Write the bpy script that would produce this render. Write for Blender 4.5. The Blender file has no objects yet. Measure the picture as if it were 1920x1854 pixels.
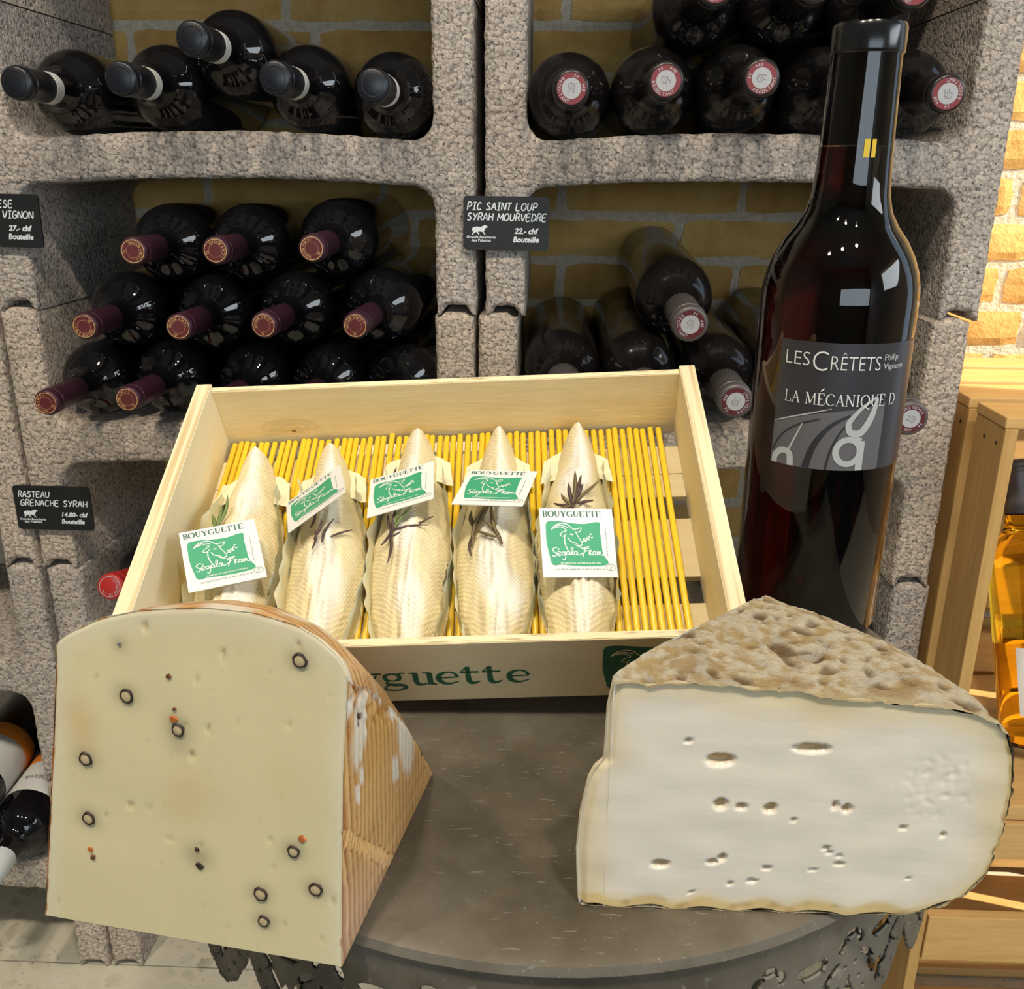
import bpy, bmesh, math, random
from mathutils import Vector, Matrix, noise
from mathutils.geometry import tessellate_polygon, delaunay_2d_cdt
random.seed(7)
SC = bpy.context.scene
COL = SC.collection
PI = math.pi

# ------------------------------------------------------------------ camera, world, sun, lamps, exposure
cam = bpy.data.objects.new('camera', bpy.data.cameras.new('camera'))
COL.objects.link(cam)
cam.data.sensor_fit = 'HORIZONTAL'; cam.data.sensor_width = 36.0
cam.data.lens = 1762.69 / 1920 * 36.0
cam.data.clip_start = 0.01
CAM = Vector((0.0585, -0.8261, 0.8723))
_p, _y, _r = math.radians(19.1336), math.radians(2.0766), math.radians(0.3523)
_f = Vector((-math.sin(_y)*math.cos(_p), math.cos(_y)*math.cos(_p), -math.sin(_p)))
_x = Vector((math.cos(_y), math.sin(_y), 0)); _u = _x.cross(_f)
_x2 = _x*math.cos(_r) + _u*math.sin(_r); _u2 = _u*math.cos(_r) - _x*math.sin(_r)
cam.matrix_world = Matrix(((_x2.x, _u2.x, -_f.x, CAM.x), (_x2.y, _u2.y, -_f.y, CAM.y), (_x2.z, _u2.z, -_f.z, CAM.z), (0, 0, 0, 1)))
SC.camera = cam

W = bpy.data.worlds.new('world'); SC.world = W; W.use_nodes = True
W.node_tree.nodes['Background'].inputs[0].default_value = (0.62, 0.80, 1.0, 1)
W.node_tree.nodes['Background'].inputs[1].default_value = 1.6

def lamp(name, kind, loc, direction, power, color, **kw):
    l = bpy.data.lights.new(name, kind); l.energy = power; l.color = color
    for k, v in kw.items(): setattr(l, k, v)
    o = bpy.data.objects.new(name, l); COL.objects.link(o); o.location = loc
    o.rotation_euler = Vector(direction).to_track_quat('-Z', 'Y').to_euler()
    return o
lamp('sun', 'SUN', (3, 0, 3), (-0.80, 0.22, -0.50), 12.0, (1.0, 0.85, 0.64), angle=0.01)
lamp('shop_window_light', 'AREA', (1.42, -0.85, 1.26), (-1, 0.25, -0.28), 10.5, (0.86, 0.94, 1.0), shape='RECTANGLE', size=0.95, size_y=0.42)
lamp('front_window_light', 'AREA', (0.50, -2.85, 1.08), (-0.12, 1, -0.06), 20.0, (0.74, 0.88, 1.0), shape='RECTANGLE', size=1.9, size_y=0.66)
for i, (x, y) in enumerate(((-0.75, -1.25), (-0.15, -1.30), (0.45, -1.25))):
    lamp('ceiling_spot', 'AREA', (x, y, 2.36), (0.0, 0.6, -1), 5.6, (1.0, 0.87, 0.70), shape='DISK', size=0.10, spread=math.radians(100))
SC.view_settings.view_transform = 'Standard'; SC.view_settings.look = 'None'
SC.view_settings.gamma = 1.0; SC.view_settings.use_curve_mapping = False
SC.view_settings.exposure = -0.12
SC.cycles.use_denoising = True
SC.cycles.max_bounces = 10; SC.cycles.transmission_bounces = 10; SC.cycles.transparent_max_bounces = 12
SC.cycles.sample_clamp_indirect = 6.0; SC.cycles.caustics_reflective = False; SC.cycles.caustics_refractive = False

# ------------------------------------------------------------------ helpers
def link(o, parent=None):
    COL.objects.link(o)
    if parent is not None: o.parent = parent
    return o
def tag(o, label=None, cat=None, group=None, kind=None):
    if label: o['label'] = label
    if cat: o['category'] = cat
    if group: o['group'] = group
    if kind: o['kind'] = kind
    return o
def mesh(name, verts, faces, mat=None, parent=None, smooth=False, cols=None, mats=None, fm=None):
    me = bpy.data.meshes.new(name); me.from_pydata([tuple(v) for v in verts], [], faces); me.update()
    if smooth: me.polygons.foreach_set('use_smooth', [True]*len(me.polygons))
    for m in (mats or ([mat] if mat else [])): me.materials.append(m)
    if fm: me.polygons.foreach_set('material_index', fm)
    if cols is not None:
        a = me.color_attributes.new('Col', 'FLOAT_COLOR', 'POINT')
        a.data.foreach_set('color', [c for k in cols for c in (k[0], k[1], k[2], 1.0)])
    return link(bpy.data.objects.new(name, me), parent)
def empty(name, mw=None, loc=None):
    o = bpy.data.objects.new(name, None); o.empty_display_size = 0.05; COL.objects.link(o)
    if mw is not None: o.matrix_world = mw
    if loc is not None: o.location = loc
    return o
def copy_tree(o, parent=None):
    c = o.copy(); COL.objects.link(c)
    if parent is not None: c.parent = parent
    for ch in list(o.children): copy_tree(ch, c)
    return c
def frame(o, X, Y, Z):
    return Matrix(((X.x, Y.x, Z.x, o.x), (X.y, Y.y, Z.y, o.y), (X.z, Y.z, Z.z, o.z), (0, 0, 0, 1)))
def boxgeo(x0, x1, y0, y1, z0, z1, ch=0.0):
    bm = bmesh.new(); bmesh.ops.create_cube(bm, size=1)
    for v in bm.verts:
        v.co = Vector(((x0+x1)/2+v.co.x*(x1-x0), (y0+y1)/2+v.co.y*(y1-y0), (z0+z1)/2+v.co.z*(z1-z0)))
    if ch: bmesh.ops.bevel(bm, geom=bm.edges[:], offset=ch, segments=2, affect='EDGES', profile=0.6)
    return bm
def bmobj(name, bm, mat, parent=None, smooth=False):
    me = bpy.data.meshes.new(name); bm.to_mesh(me); bm.free(); me.materials.append(mat)
    if smooth: me.polygons.foreach_set('use_smooth', [True]*len(me.polygons))
    return link(bpy.data.objects.new(name, me), parent)
def box(name, x0, x1, y0, y1, z0, z1, mat, parent=None, ch=0.0):
    return bmobj(name, boxgeo(x0, x1, y0, y1, z0, z1, ch), mat, parent)
def lathe_geo(prof, n=32, cap0=True, cap1=True):
    v, f = [], []
    for r, z in prof:
        for i in range(n):
            a = 2*PI*i/n; v.append((r*math.cos(a), r*math.sin(a), z))
    for k in range(len(prof)-1):
        for i in range(n):
            j = (i+1) % n; f.append((k*n+i, k*n+j, (k+1)*n+j, (k+1)*n+i))
    if cap0: f.append(tuple(reversed(range(n))))
    if cap1: f.append(tuple(range((len(prof)-1)*n, len(prof)*n)))
    return v, f
def lathe(name, prof, mat, parent=None, n=32, cap0=True, cap1=True):
    v, f = lathe_geo(prof, n, cap0, cap1); o = mesh(name, v, f, mat, parent, True)
    try: o.data.set_sharp_from_angle(angle=math.radians(42))
    except Exception: pass
    return o
def smooth_line(pts, sub=4, closed=False):
    P = [Vector((p[0], p[1], 0)) for p in pts]; n = len(P)
    if n < 3 and not closed: return P
    out = []
    rng = range(n if closed else n-1)
    for i in rng:
        g = (lambda k: P[k % n]) if closed else (lambda k: P[min(max(k, 0), n-1)])
        a, b, c, d = g(i-1), g(i), g(i+1), g(i+2)
        for s in range(sub):
            t = s/sub
            out.append(0.5*((2*b)+(c-a)*t+(2*a-5*b+4*c-d)*t*t+(3*b-a-3*c+d)*t**3))
    if not closed: out.append(P[-1])
    return out
class Print:
    """Flat print: ribbons, polygons and lettering gathered in 2D, mapped onto a surface when built."""
    def __init__(s): s.v = []; s.f = []
    def ribbon(s, pts, w, sub=4, closed=False, curve=True):
        L = smooth_line(pts, sub, closed) if curve else [Vector((p[0], p[1], 0)) for p in pts]
        n = len(L); b = len(s.v)
        ws = w if isinstance(w, (list, tuple)) else None
        for i, p in enumerate(L):
            q0 = L[(i-1) % n] if closed else L[max(i-1, 0)]; q1 = L[(i+1) % n] if closed else L[min(i+1, n-1)]
            t = (q1-q0); t = t.normalized() if t.length > 1e-9 else Vector((1, 0, 0))
            nn = Vector((-t.y, t.x, 0))
            if ws:
                x = i/(max(n-1, 1))*(len(ws)-1); k = min(int(x), len(ws)-2); wi = ws[k]+(ws[k+1]-ws[k])*(x-k)
            else: wi = w
            s.v += [(p+nn*wi/2).to_2d(), (p-nn*wi/2).to_2d()]
        for i in range(n if closed else n-1):
            j = (i+1) % n; s.f.append((b+2*i, b+2*i+1, b+2*j+1, b+2*j))
        return s
    def poly(s, pts):
        b = len(s.v); s.v += [Vector((p[0], p[1])) for p in pts]
        for t in tessellate_polygon([[Vector((p[0], p[1], 0)) for p in pts]]): s.f.append(tuple(b+i for i in t))
        return s
    def disc(s, x, y, rx, ry=None, n=20, rot=0.0):
        ry = ry or rx; c, d = math.cos(rot), math.sin(rot)
        return s.poly([(x+rx*math.cos(a)*c-ry*math.sin(a)*d, y+rx*math.cos(a)*d+ry*math.sin(a)*c) for a in (2*PI*i/n for i in range(n))])
    def ring(s, x, y, r, w, n=32, ry=None):
        ry = ry or r
        return s.ribbon([(x+r*math.cos(2*PI*i/n), y+ry*math.sin(2*PI*i/n)) for i in range(n)], w, closed=True, curve=False)
    def add(s, other, fn):
        b = len(s.v); s.v += [Vector(fn(p.x, p.y)) for p in other.v]; s.f += [tuple(b+i for i in q) for q in other.f]
        return s
    def text(s, body, x, y, h, w=None, align='L', shear=0.0, bold=0.0, rot=0.0, maxedge=None):
        vs, fs, bb = font_mesh(body, bold)
        sc = h/0.73; sx = (w/(bb[1]-bb[0])) if w else sc
        x0 = bb[0] if align == 'L' else ((bb[0]+bb[1])/2 if align == 'C' else bb[1])
        c, d = math.cos(rot), math.sin(rot); b = len(s.v)
        for p in vs:
            px = (p[0]-x0)*sx + shear*p[1]*sc; py = p[1]*sc
            s.v.append(Vector((x+px*c-py*d, y+px*d+py*c)))
        s.f += [tuple(b+i for i in q) for q in fs]
        return s
    def build(s, name, mat, parent, fn):
        return mesh(name, [fn(p.x, p.y) for p in s.v], s.f, mat, parent)
_fc = {}
def font_mesh(body, bold):
    k = (body, bold)
    if k not in _fc:
        cu = bpy.data.curves.new('t', 'FONT'); cu.body = body; cu.size = 1.0; cu.resolution_u = 3; cu.offset = bold
        o = bpy.data.objects.new('t', cu); COL.objects.link(o)
        me = bpy.data.meshes.new_from_object(o)
        vs = [tuple(v.co) for v in me.vertices]; fs = [tuple(p.vertices) for p in me.polygons]
        xs = [v[0] for v in vs] or [0, 1]
        _fc[k] = (vs, fs, (min(xs), max(xs)))
        bpy.data.objects.remove(o); bpy.data.meshes.remove(me); bpy.data.curves.remove(cu)
    return _fc[k]

# ------------------------------------------------------------------ materials
def mat(name, color=(0.5, 0.5, 0.5), rough=0.6, metal=0.0, **kw):
    m = bpy.data.materials.new(name); m.use_nodes = True
    b = m.node_tree.nodes['Principled BSDF']
    b.inputs['Base Color'].default_value = (*color, 1); b.inputs['Roughness'].default_value = rough; b.inputs['Metallic'].default_value = metal
    for k, v in kw.items(): b.inputs[k].default_value = v
    return m
class N:
    def __init__(s, m): s.m = m; s.t = m.node_tree; s.b = s.t.nodes['Principled BSDF']
    def new(s, typ, **kw):
        n = s.t.nodes.new(typ)
        for k, v in kw.items():
            if k.startswith('i_'): n.inputs[k[2:].replace('_', ' ')].default_value = v
            else: setattr(n, k, v)
        return n
    def l(s, a, b): s.t.links.new(a, b)
    def coord(s, out='Object', scale=(1, 1, 1), rot=(0, 0, 0)):
        c = s.new('ShaderNodeTexCoord'); mp = s.new('ShaderNodeMapping'); mp.inputs['Scale'].default_value = scale; mp.inputs['Rotation'].default_value = rot
        s.l(c.outputs[out], mp.inputs['Vector']); return mp.outputs['Vector']
    def noise(s, vec, scale, detail=4, rough=0.55):
        n = s.new('ShaderNodeTexNoise'); n.inputs['Scale'].default_value = scale; n.inputs['Detail'].default_value = detail; n.inputs['Roughness'].default_value = rough
        s.l(vec, n.inputs['Vector']); return n.outputs['Fac']
    def vor(s, vec, scale, feature='F1', out='Distance', rnd=1.0):
        n = s.new('ShaderNodeTexVoronoi'); n.feature = feature; n.inputs['Scale'].default_value = scale; n.inputs['Randomness'].default_value = rnd
        s.l(vec, n.inputs['Vector']); return n.outputs[out]
    def ramp(s, fac, stops):
        n = s.new('ShaderNodeValToRGB'); e = n.color_ramp.elements
        while len(e) < len(stops): e.new(0.5)
        for i, (p, c) in enumerate(stops): e[i].position = p; e[i].color = (*c, 1) if len(c) == 3 else c
        s.l(fac, n.inputs['Fac']); return n.outputs['Color']
    def mix(s, fac, a, b, blend='MIX'):
        n = s.new('ShaderNodeMix'); n.data_type = 'RGBA'; n.blend_type = blend
        for k, v in ((0, fac), (6, a), (7, b)):
            if isinstance(v, (int, float)): n.inputs[k].default_value = v
            elif isinstance(v, tuple): n.inputs[k].default_value = (*v, 1) if len(v) == 3 else v
            else: s.l(v, n.inputs[k])
        return n.outputs[2]
    def math(s, op, a, b=None):
        n = s.new('ShaderNodeMath'); n.operation = op
        for k, v in ((0, a), (1, b)):
            if v is None: continue
            if isinstance(v, (int, float)): n.inputs[k].default_value = v
            else: s.l(v, n.inputs[k])
        return n.outputs[0]
    def color(s, c): s.l(c, s.b.inputs['Base Color'])
    def rough(s, c): s.l(c, s.b.inputs['Roughness'])
    def bump(s, h, strength=0.5, dist=0.002):
        n = s.new('ShaderNodeBump'); n.inputs['Strength'].default_value = strength; n.inputs['Distance'].default_value = dist
        s.l(h, n.inputs['Height']); s.l(n.outputs['Normal'], s.b.inputs['Normal']); return n
def g3(v): return (v, v, v)

def concrete(name, tone):
    m = mat(name, rough=0.93); n = N(m); v = n.coord()
    w = n.new('ShaderNodeVectorMath', operation='ADD'); nz = n.new('ShaderNodeTexNoise'); nz.inputs['Scale'].default_value = 260
    n.l(v, nz.inputs['Vector']); sc = n.new('ShaderNodeVectorMath', operation='SCALE'); sc.inputs['Scale'].default_value = 0.0036
    n.l(nz.outputs['Color'], sc.inputs[0]); n.l(v, w.inputs[0]); n.l(sc.outputs[0], w.inputs[1]); vv = w.outputs[0]
    d = n.vor(vv, 300); c = n.vor(vv, 300, out='Color'); big = n.noise(v, 9, 3)
    base = n.ramp(big, [(0.3, tuple(x*0.90 for x in tone)), (0.7, tuple(x*1.08 for x in tone))])
    sp = n.new('ShaderNodeSeparateColor'); n.l(c, sp.inputs[0])
    base = n.mix(0.75, base, n.ramp(sp.outputs[0], [(0.0, g3(0.62)), (0.5, g3(0.95)), (1.0, (1.22, 1.17, 1.10))]), 'MULTIPLY')
    crev = n.ramp(d, [(0.52, g3(1)), (0.86, g3(0.42))])
    pit = n.ramp(n.noise(v, 330, 2, 0.5), [(0.60, g3(1)), (0.68, g3(0.30))])
    n.color(n.mix(1.0, n.mix(0.8, base, crev, 'MULTIPLY'), pit, 'MULTIPLY'))
    h = n.math('MULTIPLY', n.ramp(d, [(0.0, g3(1)), (0.42, g3(0.92)), (0.72, g3(0.3)), (0.9, g3(0))]), n.math('ADD', n.math('MULTIPLY', sp.outputs[1], 0.6), 0.5))
    sp2 = n.new('ShaderNodeSeparateColor'); n.l(pit, sp2.inputs[0])
    n.bump(n.math('ADD', n.math('ADD', h, n.math('MULTIPLY', n.noise(v, 650, 2), 0.6)), n.math('MULTIPLY', sp2.outputs[0], 0.7)), 0.75, 0.0015)
    return m
M_CONC = [concrete('concrete_warm', (0.52, 0.445, 0.37)), concrete('concrete_grey', (0.46, 0.41, 0.365))]

def wood(name, c1, c2, stretch=(1, 14, 14), knots=True, rough=0.6, scale=14):
    m = mat(name, rough=rough); n = N(m); v = n.coord(scale=stretch)
    a = n.noise(v, scale, 5, 0.6); b = n.noise(v, scale*5, 3)
    col = n.ramp(n.math('ADD', n.math('MULTIPLY', a, 0.7), n.math('MULTIPLY', b, 0.3)), [(0.30, c2), (0.62, c1)])
    if knots:
        k = n.vor(n.coord(scale=(stretch[0]*6 if stretch[0] == 1 else 3, stretch[1]*0.45 if stretch[1] > 1 else 6, stretch[2]*0.45 if stretch[2] > 1 else 6)), 1.6)
        col = n.mix(n.ramp(k, [(0.02, g3(0.85)), (0.10, g3(0.0))]), col, tuple(x*0.30 for x in c2))
    n.color(col); n.bump(b, 0.15, 0.001); return m
M_PLY = wood('pale_plywood', (0.79, 0.685, 0.435), (0.73, 0.60, 0.34), (1, 12, 12), True)
M_PLYY = wood('pale_plywood_side', (0.87, 0.79, 0.58), (0.82, 0.72, 0.48), (12, 1, 12), False)
M_CRATE_Z = wood('crate_pine_upright', (0.58, 0.36, 0.125), (0.45, 0.255, 0.075), (14, 14, 1.2), True, 0.55, 9)
M_CRATE_X = wood('crate_pine_board', (0.68, 0.43, 0.165), (0.54, 0.31, 0.10), (1.2, 14, 14), True, 0.55, 9)
M_PLYEDGE = mat('plywood_edge', rough=0.75); n = N(M_PLYEDGE); v = n.coord(scale=(900, 3, 3)); 
n.color(n.ramp(n.noise(n.coord(scale=(420, 6, 6)), 1.0, 2), [(0.38, (0.60, 0.46, 0.24)), (0.55, (0.84, 0.72, 0.47))]))
M_PLYEDGE2 = mat('plywood_long_edge', rough=0.75); n = N(M_PLYEDGE2)
n.color(n.mix(n.ramp(n.noise(n.coord(scale=(1, 8, 8)), 60, 2), [(0.55, g3(0)), (0.68, g3(0.7))]), (0.84, 0.72, 0.46), (0.36, 0.25, 0.10)))

M_MORTAR = mat('mortar', rough=0.95); n = N(M_MORTAR); v = n.coord()
n.color(n.ramp(n.noise(v, 160, 5), [(0.35, (0.52, 0.45, 0.33)), (0.65, (0.68, 0.60, 0.46))])); n.bump(n.noise(v, 190, 4), 0.8, 0.004)
M_BRICK = mat('yellow_brick', rough=0.9); n = N(M_BRICK); v = n.coord()
oi = n.new('ShaderNodeObjectInfo')
bc = n.ramp(n.noise(v, 26, 5), [(0.3, (0.50, 0.30, 0.085)), (0.5, (0.64, 0.42, 0.14)), (0.72, (0.70, 0.49, 0.19))])
bc = n.mix(1.0, bc, n.ramp(oi.outputs['Random'], [(0, (0.80, 0.70, 0.60)), (0.5, (1, 0.96, 0.9)), (1, (1.10, 1.04, 0.95))]), 'MULTIPLY')
n.color(bc); n.bump(n.noise(v, 70, 6, 0.65), 0.7, 0.005)

M_GLASSBLK = mat('dark_bottle_glass', (0.004, 0.004, 0.005), 0.04); M_GLASSBLK.node_tree.nodes['Principled BSDF'].inputs['IOR'].default_value = 1.5
M_GLASSMAT = mat('dusty_bottle_glass', (0.007, 0.006, 0.006), 0.13)
M_CAPNAVY = mat('navy_capsule', (0.008, 0.010, 0.015), 0.33)
M_CAPPURP = mat('purple_capsule', (0.055, 0.018, 0.032), 0.36, 0.3)
M_CAPBLK = mat('black_capsule', (0.016, 0.014, 0.014), 0.28)
M_CAPGREY = mat('grey_capsule', (0.105, 0.095, 0.095), 0.42, 0.3)
M_CAPRED = mat('red_capsule', (0.40, 0.02, 0.018), 0.4)
M_CAPWHITE = mat('white_capsule', (0.72, 0.78, 0.80), 0.4)
M_WHITE = mat('white_paper', (0.80, 0.80, 0.77), 0.6)
M_SEAL = mat('white_seal_paper', (0.62, 0.62, 0.60), 0.7)
M_GOLD = mat('gold_print', (0.62, 0.40, 0.16), 0.4, 0.2)
M_RINGRED = mat('dark_red_print', (0.095, 0.012, 0.015), 0.5)
M_DISC = mat('silver_white_print', (0.40, 0.41, 0.43), 0.5)
M_INK = mat('grey_ink', (0.16, 0.15, 0.15), 0.6)
M_SIGN = mat('black_plastic', (0.008, 0.009, 0.010), 0.5)
M_CHALK = mat('pale_blue_white_print', (0.68, 0.74, 0.76), 0.7)
M_CARD = mat('white_card', (0.84, 0.84, 0.81), 0.55)
M_GREEN = mat('green_print', (0.045, 0.36, 0.19), 0.55)
M_GREENDK = mat('green_grey_print', (0.06, 0.16, 0.125), 0.6)
M_GREENBOX = mat('green_stencil_ink', (0.012, 0.10, 0.045), 0.7)
M_CARDWHITE = mat('white_print', (0.88, 0.90, 0.88), 0.6)
M_PICK = mat('wooden_pick', (0.6, 0.42, 0.2), 0.6)
M_ROD = mat('yellow_plastic', (0.87, 0.60, 0.035), 0.38); M_ROD.node_tree.nodes['Principled BSDF'].inputs['Subsurface Weight'].default_value = 0.15
M_ROD.node_tree.nodes['Principled BSDF'].inputs['Subsurface Radius'].default_value = (0.003, 0.002, 0.001)
M_LEAFG = mat('green_rosemary', (0.17, 0.24, 0.07), 0.55); M_LEAFB = mat('dried_rosemary', (0.085, 0.05, 0.045), 0.6); M_LEAFO = mat('olive_rosemary', (0.16, 0.12, 0.055), 0.6)
def vcol(name, rough, sss=0.0, bump=None, coat=0.0, radius=(0.006, 0.004, 0.002)):
    m = mat(name, rough=rough); n = N(m); a = n.new('ShaderNodeVertexColor'); a.layer_name = 'Col'; n.color(a.outputs['Color'])
    b = n.b; b.inputs['Subsurface Weight'].default_value = sss; b.inputs['Subsurface Radius'].default_value = radius; b.inputs['Subsurface Scale'].default_value = 1.0
    b.inputs['Coat Weight'].default_value = coat; b.inputs['Coat Roughness'].default_value = 0.15
    if bump: bump(n)
    return m
M_PASTE = vcol('hard_cheese_paste', 0.42, 0.12, lambda n: n.bump(n.noise(n.coord(), 90, 4), 0.10, 0.0015), 0.12)
M_RINDP = vcol('basket_rind', 0.36, 0.0, lambda n: n.bump(n.noise(n.coord(), 500, 3), 0.3, 0.001), 0.35)
M_PASTET = vcol('soft_white_paste', 0.40, 0.2, lambda n: n.bump(n.noise(n.coord(scale=(0.4, 1, 1.5)), 130, 4), 0.12, 0.0015), 0.15)
M_RINDT = vcol('mould_rind', 0.92, 0.0, lambda n: n.bump(n.math('ADD', n.noise(n.coord(), 420, 6, 0.75), n.math('MULTIPLY', n.noise(n.coord(), 1500, 2), 0.6)), 1.0, 0.0036))
def gbump(n):
    v = n.coord(rot=(0, 0, 0.7)); w1 = n.new('ShaderNodeTexWave'); w1.inputs['Scale'].default_value = 185; w1.inputs['Distortion'].default_value = 1.5; w1.inputs['Detail Scale'].default_value = 0.5; n.l(v, w1.inputs['Vector'])
    v2 = n.coord(rot=(0, 0, -0.75)); w2 = n.new('ShaderNodeTexWave'); w2.inputs['Scale'].default_value = 185; w2.inputs['Distortion'].default_value = 1.5; n.l(v2, w2.inputs['Vector'])
    n.bump(n.math('ADD', n.math('MULTIPLY', n.math('ADD', w1.outputs['Fac'], w2.outputs['Fac']), 0.5), n.math('MULTIPLY', n.noise(n.coord(), 140, 3), 2.6)), 0.36, 0.0014)
M_GOAT = vcol('goat_cheese_skin', 0.62, 0.15, gbump)
M_PAPER = vcol('parchment', 0.55, 0.0)
M_PAPER.node_tree.nodes['Principled BSDF'].inputs['Transmission Weight'].default_value = 0.0
M_PEPPER = mat('peppercorn', (0.030, 0.017, 0.012), 0.6); M_PEPIN = mat('peppercorn_core', (0.50, 0.40, 0.22), 0.6); M_PEPOR = mat('orange_pepper_flake', (0.42, 0.12, 0.02), 0.6)
M_PEPBR = mat('brown_pepper_flake', (0.13, 0.05, 0.02), 0.6)

M_METAL = mat('aged_zinc', (0.14, 0.13, 0.12), 0.45, 0.45); n = N(M_METAL); v = n.coord()
mc = n.ramp(n.noise(v, 9, 6, 0.62), [(0.36, (0.070, 0.058, 0.040)), (0.52, (0.138, 0.119, 0.088)), (0.66, (0.21, 0.192, 0.155))])
mc = n.mix(n.ramp(n.noise(v, 26, 4), [(0.60, g3(0)), (0.72, g3(0.55))]), mc, (0.11, 0.055, 0.025))
mc = n.mix(n.ramp(n.noise(n.coord(scale=(1, 6, 1), rot=(0, 0, 0.6)), 120, 2), [(0.66, g3(0)), (0.72, g3(0.5))]), mc, (0.34, 0.32, 0.28))
mc = n.mix(n.ramp(n.vor(v, 210), [(0.03, g3(0.7)), (0.09, g3(0))]), mc, (0.40, 0.38, 0.34))
n.color(mc); n.rough(n.ramp(n.noise(v, 40, 5), [(0.3, g3(0.46)), (0.7, g3(0.68))])); n.bump(n.noise(v, 45, 5), 0.25, 0.002)
M_TERR = mat('terrazzo', rough=0.35); n = N(M_TERR); v = n.coord('Generated', (1, 1, 1)); v = n.coord('Object')
w = n.vor(v, 38, out='Color'); sp = n.new('ShaderNodeSeparateColor'); n.l(w, sp.inputs[0]); e = n.vor(v, 38, 'DISTANCE_TO_EDGE')
chip = n.ramp(sp.outputs[0], [(0.0, (0.40, 0.36, 0.26)), (0.35, (0.56, 0.53, 0.42)), (0.6, (0.30, 0.25, 0.17)), (0.85, (0.64, 0.61, 0.52))])
fl = n.mix(n.ramp(e, [(0.10, g3(0)), (0.16, g3(1))]), (0.62, 0.58, 0.46), chip)
fl = n.mix(n.ramp(n.vor(v, 120), [(0.12, g3(0.8)), (0.2, g3(0))]), fl, (0.17, 0.15, 0.11))
fl = n.mix(n.ramp(n.noise(v, 14, 3), [(0.45, g3(0.85)), (0.62, g3(0.05))]), fl, (0.60, 0.57, 0.45)); n.color(fl)
M_PLASTER = mat('plaster', (0.52, 0.49, 0.44), 0.9); M_CEIL = mat('ceiling_paint', (0.42, 0.40, 0.37), 0.9); M_DARK = mat('dark_grout', (0.03, 0.028, 0.025), 0.9)
M_FRAME = mat('painted_frame', (0.6, 0.58, 0.54), 0.5)

# ------------------------------------------------------------------ the room
YW = 0.234
def struct(o, label): return tag(o, label, None, None, 'structure')
floor = box('floor', -2.3, 1.56, -3.0, YW+0.02, -0.03, -0.0015, M_DARK); struct(floor, 'terrazzo tile floor with thin dark joints')
tile = None
for i in range(-5, 4):
    for j in range(-2, 1):
        x0, x1 = -0.20+i*0.5, -0.20+(i+1)*0.5; y0, y1 = 0.005+j*0.5, 0.005+(j+1)*0.5
        if x1 > 1.52 or y1 > 0.5: x1 = min(x1, 1.5)
        y1 = min(y1, YW)
        t = box('tile', x0+0.0009, x1-0.0009, y0+0.0009, y1-0.0009, -0.02, 0.0, M_TERR, floor)
wall = box('wall_back', -2.3, 1.56, YW+0.0042, YW+0.10, 0, 2.5, M_MORTAR); struct(wall, 'yellow brick wall with thick pale mortar joints')
def brick_mesh(L, H):
    bm = bmesh.new(); nx, nz = 10, 4
    V = {}
    for i in range(nx+1):
        for k in range(nz+1):
            x = (i/nx-0.5)*L; z = (k/nz-0.5)*H; edge = i in (0, nx) or k in (0, nz)
            s = random.uniform(-1, 1)*0.0016
            if edge and i in (0, nx) and k in (0, nz): x *= 0.985; z *= 0.92
            V[i, k] = bm.verts.new((x+s, 0.0032 if edge else random.uniform(-0.0010, 0.0008), z+random.uniform(-1, 1)*0.0013))
    for i in range(nx):
        for k in range(nz): bm.faces.new((V[i, k], V[i+1, k], V[i+1, k+1], V[i, k+1]))
    ring = [V[i, 0] for i in range(nx)]+[V[nx, k] for k in range(nz)]+[V[i, nz] for i in range(nx, 0, -1)]+[V[0, k] for k in range(nz, 0, -1)]
    back = [bm.verts.new((v.co.x, 0.016, v.co.z)) for v in ring]
    for a in range(len(ring)):
        b = (a+1) % len(ring); bm.faces.new((ring[b], ring[a], back[a], back[b]))
    me = bpy.data.meshes.new('brick'); bm.to_mesh(me); bm.free(); me.materials.append(M_BRICK); return me
BM = [brick_mesh(0.184, 0.0375) for _ in range(5)]; HM = [brick_mesh(0.085, 0.0375) for _ in range(3)]
zc = 0.8005 - 17*0.0465; row = 0
while zc < 1.22:
    half = row % 2 == 0
    x = -0.86 + (0.066 if half else 0.0)
    k = 0
    while x < 1.12:
        short = (k + row*2) % 5 == 3
        L = 0.094 if short else 0.193
        if -0.62 < x+L/2 < 1.12 and not (zc < 0.30 and 0.1 > x+L/2):
            o = link(bpy.data.objects.new('brick', random.choice(HM if short else BM)), wall)
            o.location = (x+L/2, YW+random.uniform(-0.001, 0.001), zc); o.rotation_euler = (0, random.uniform(-1, 1)*0.008, 0)
        x += L; k += 1
    zc += 0.0465; row += 1
struct(box('wall_left', -2.36, -2.30, -3.0, YW+0.1, 0, 2.5, M_PLASTER), 'plain plaster wall on the left of the shop')
struct(box('wall_front', -2.3, 1.56, -3.06, -3.0, 0, 2.5, M_PLASTER), 'plain plaster wall behind the viewer')
struct(box('ceiling', -2.36, 1.62, -3.06, YW+0.1, 2.5, 2.56, M_CEIL), 'plain painted shop ceiling')
wr = empty('wall_right', loc=(0, 0, 0)); struct(wr, 'right-hand plaster wall around an open window')
WY0, WY1, WZ0, WZ1 = -0.26, 0.12, 0.35, 2.1
for nm, a in (('wall_piece', (-3.0, WY0, 0, 2.5)), ('wall_piece', (WY1, YW+0.1, 0, 2.5)), ('wall_piece', (WY0, WY1, 0, WZ0)), ('wall_piece', (WY0, WY1, WZ1, 2.5))):
    box(nm, 1.50, 1.56, a[0], a[1], a[2], a[3], M_PLASTER, wr)
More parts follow.
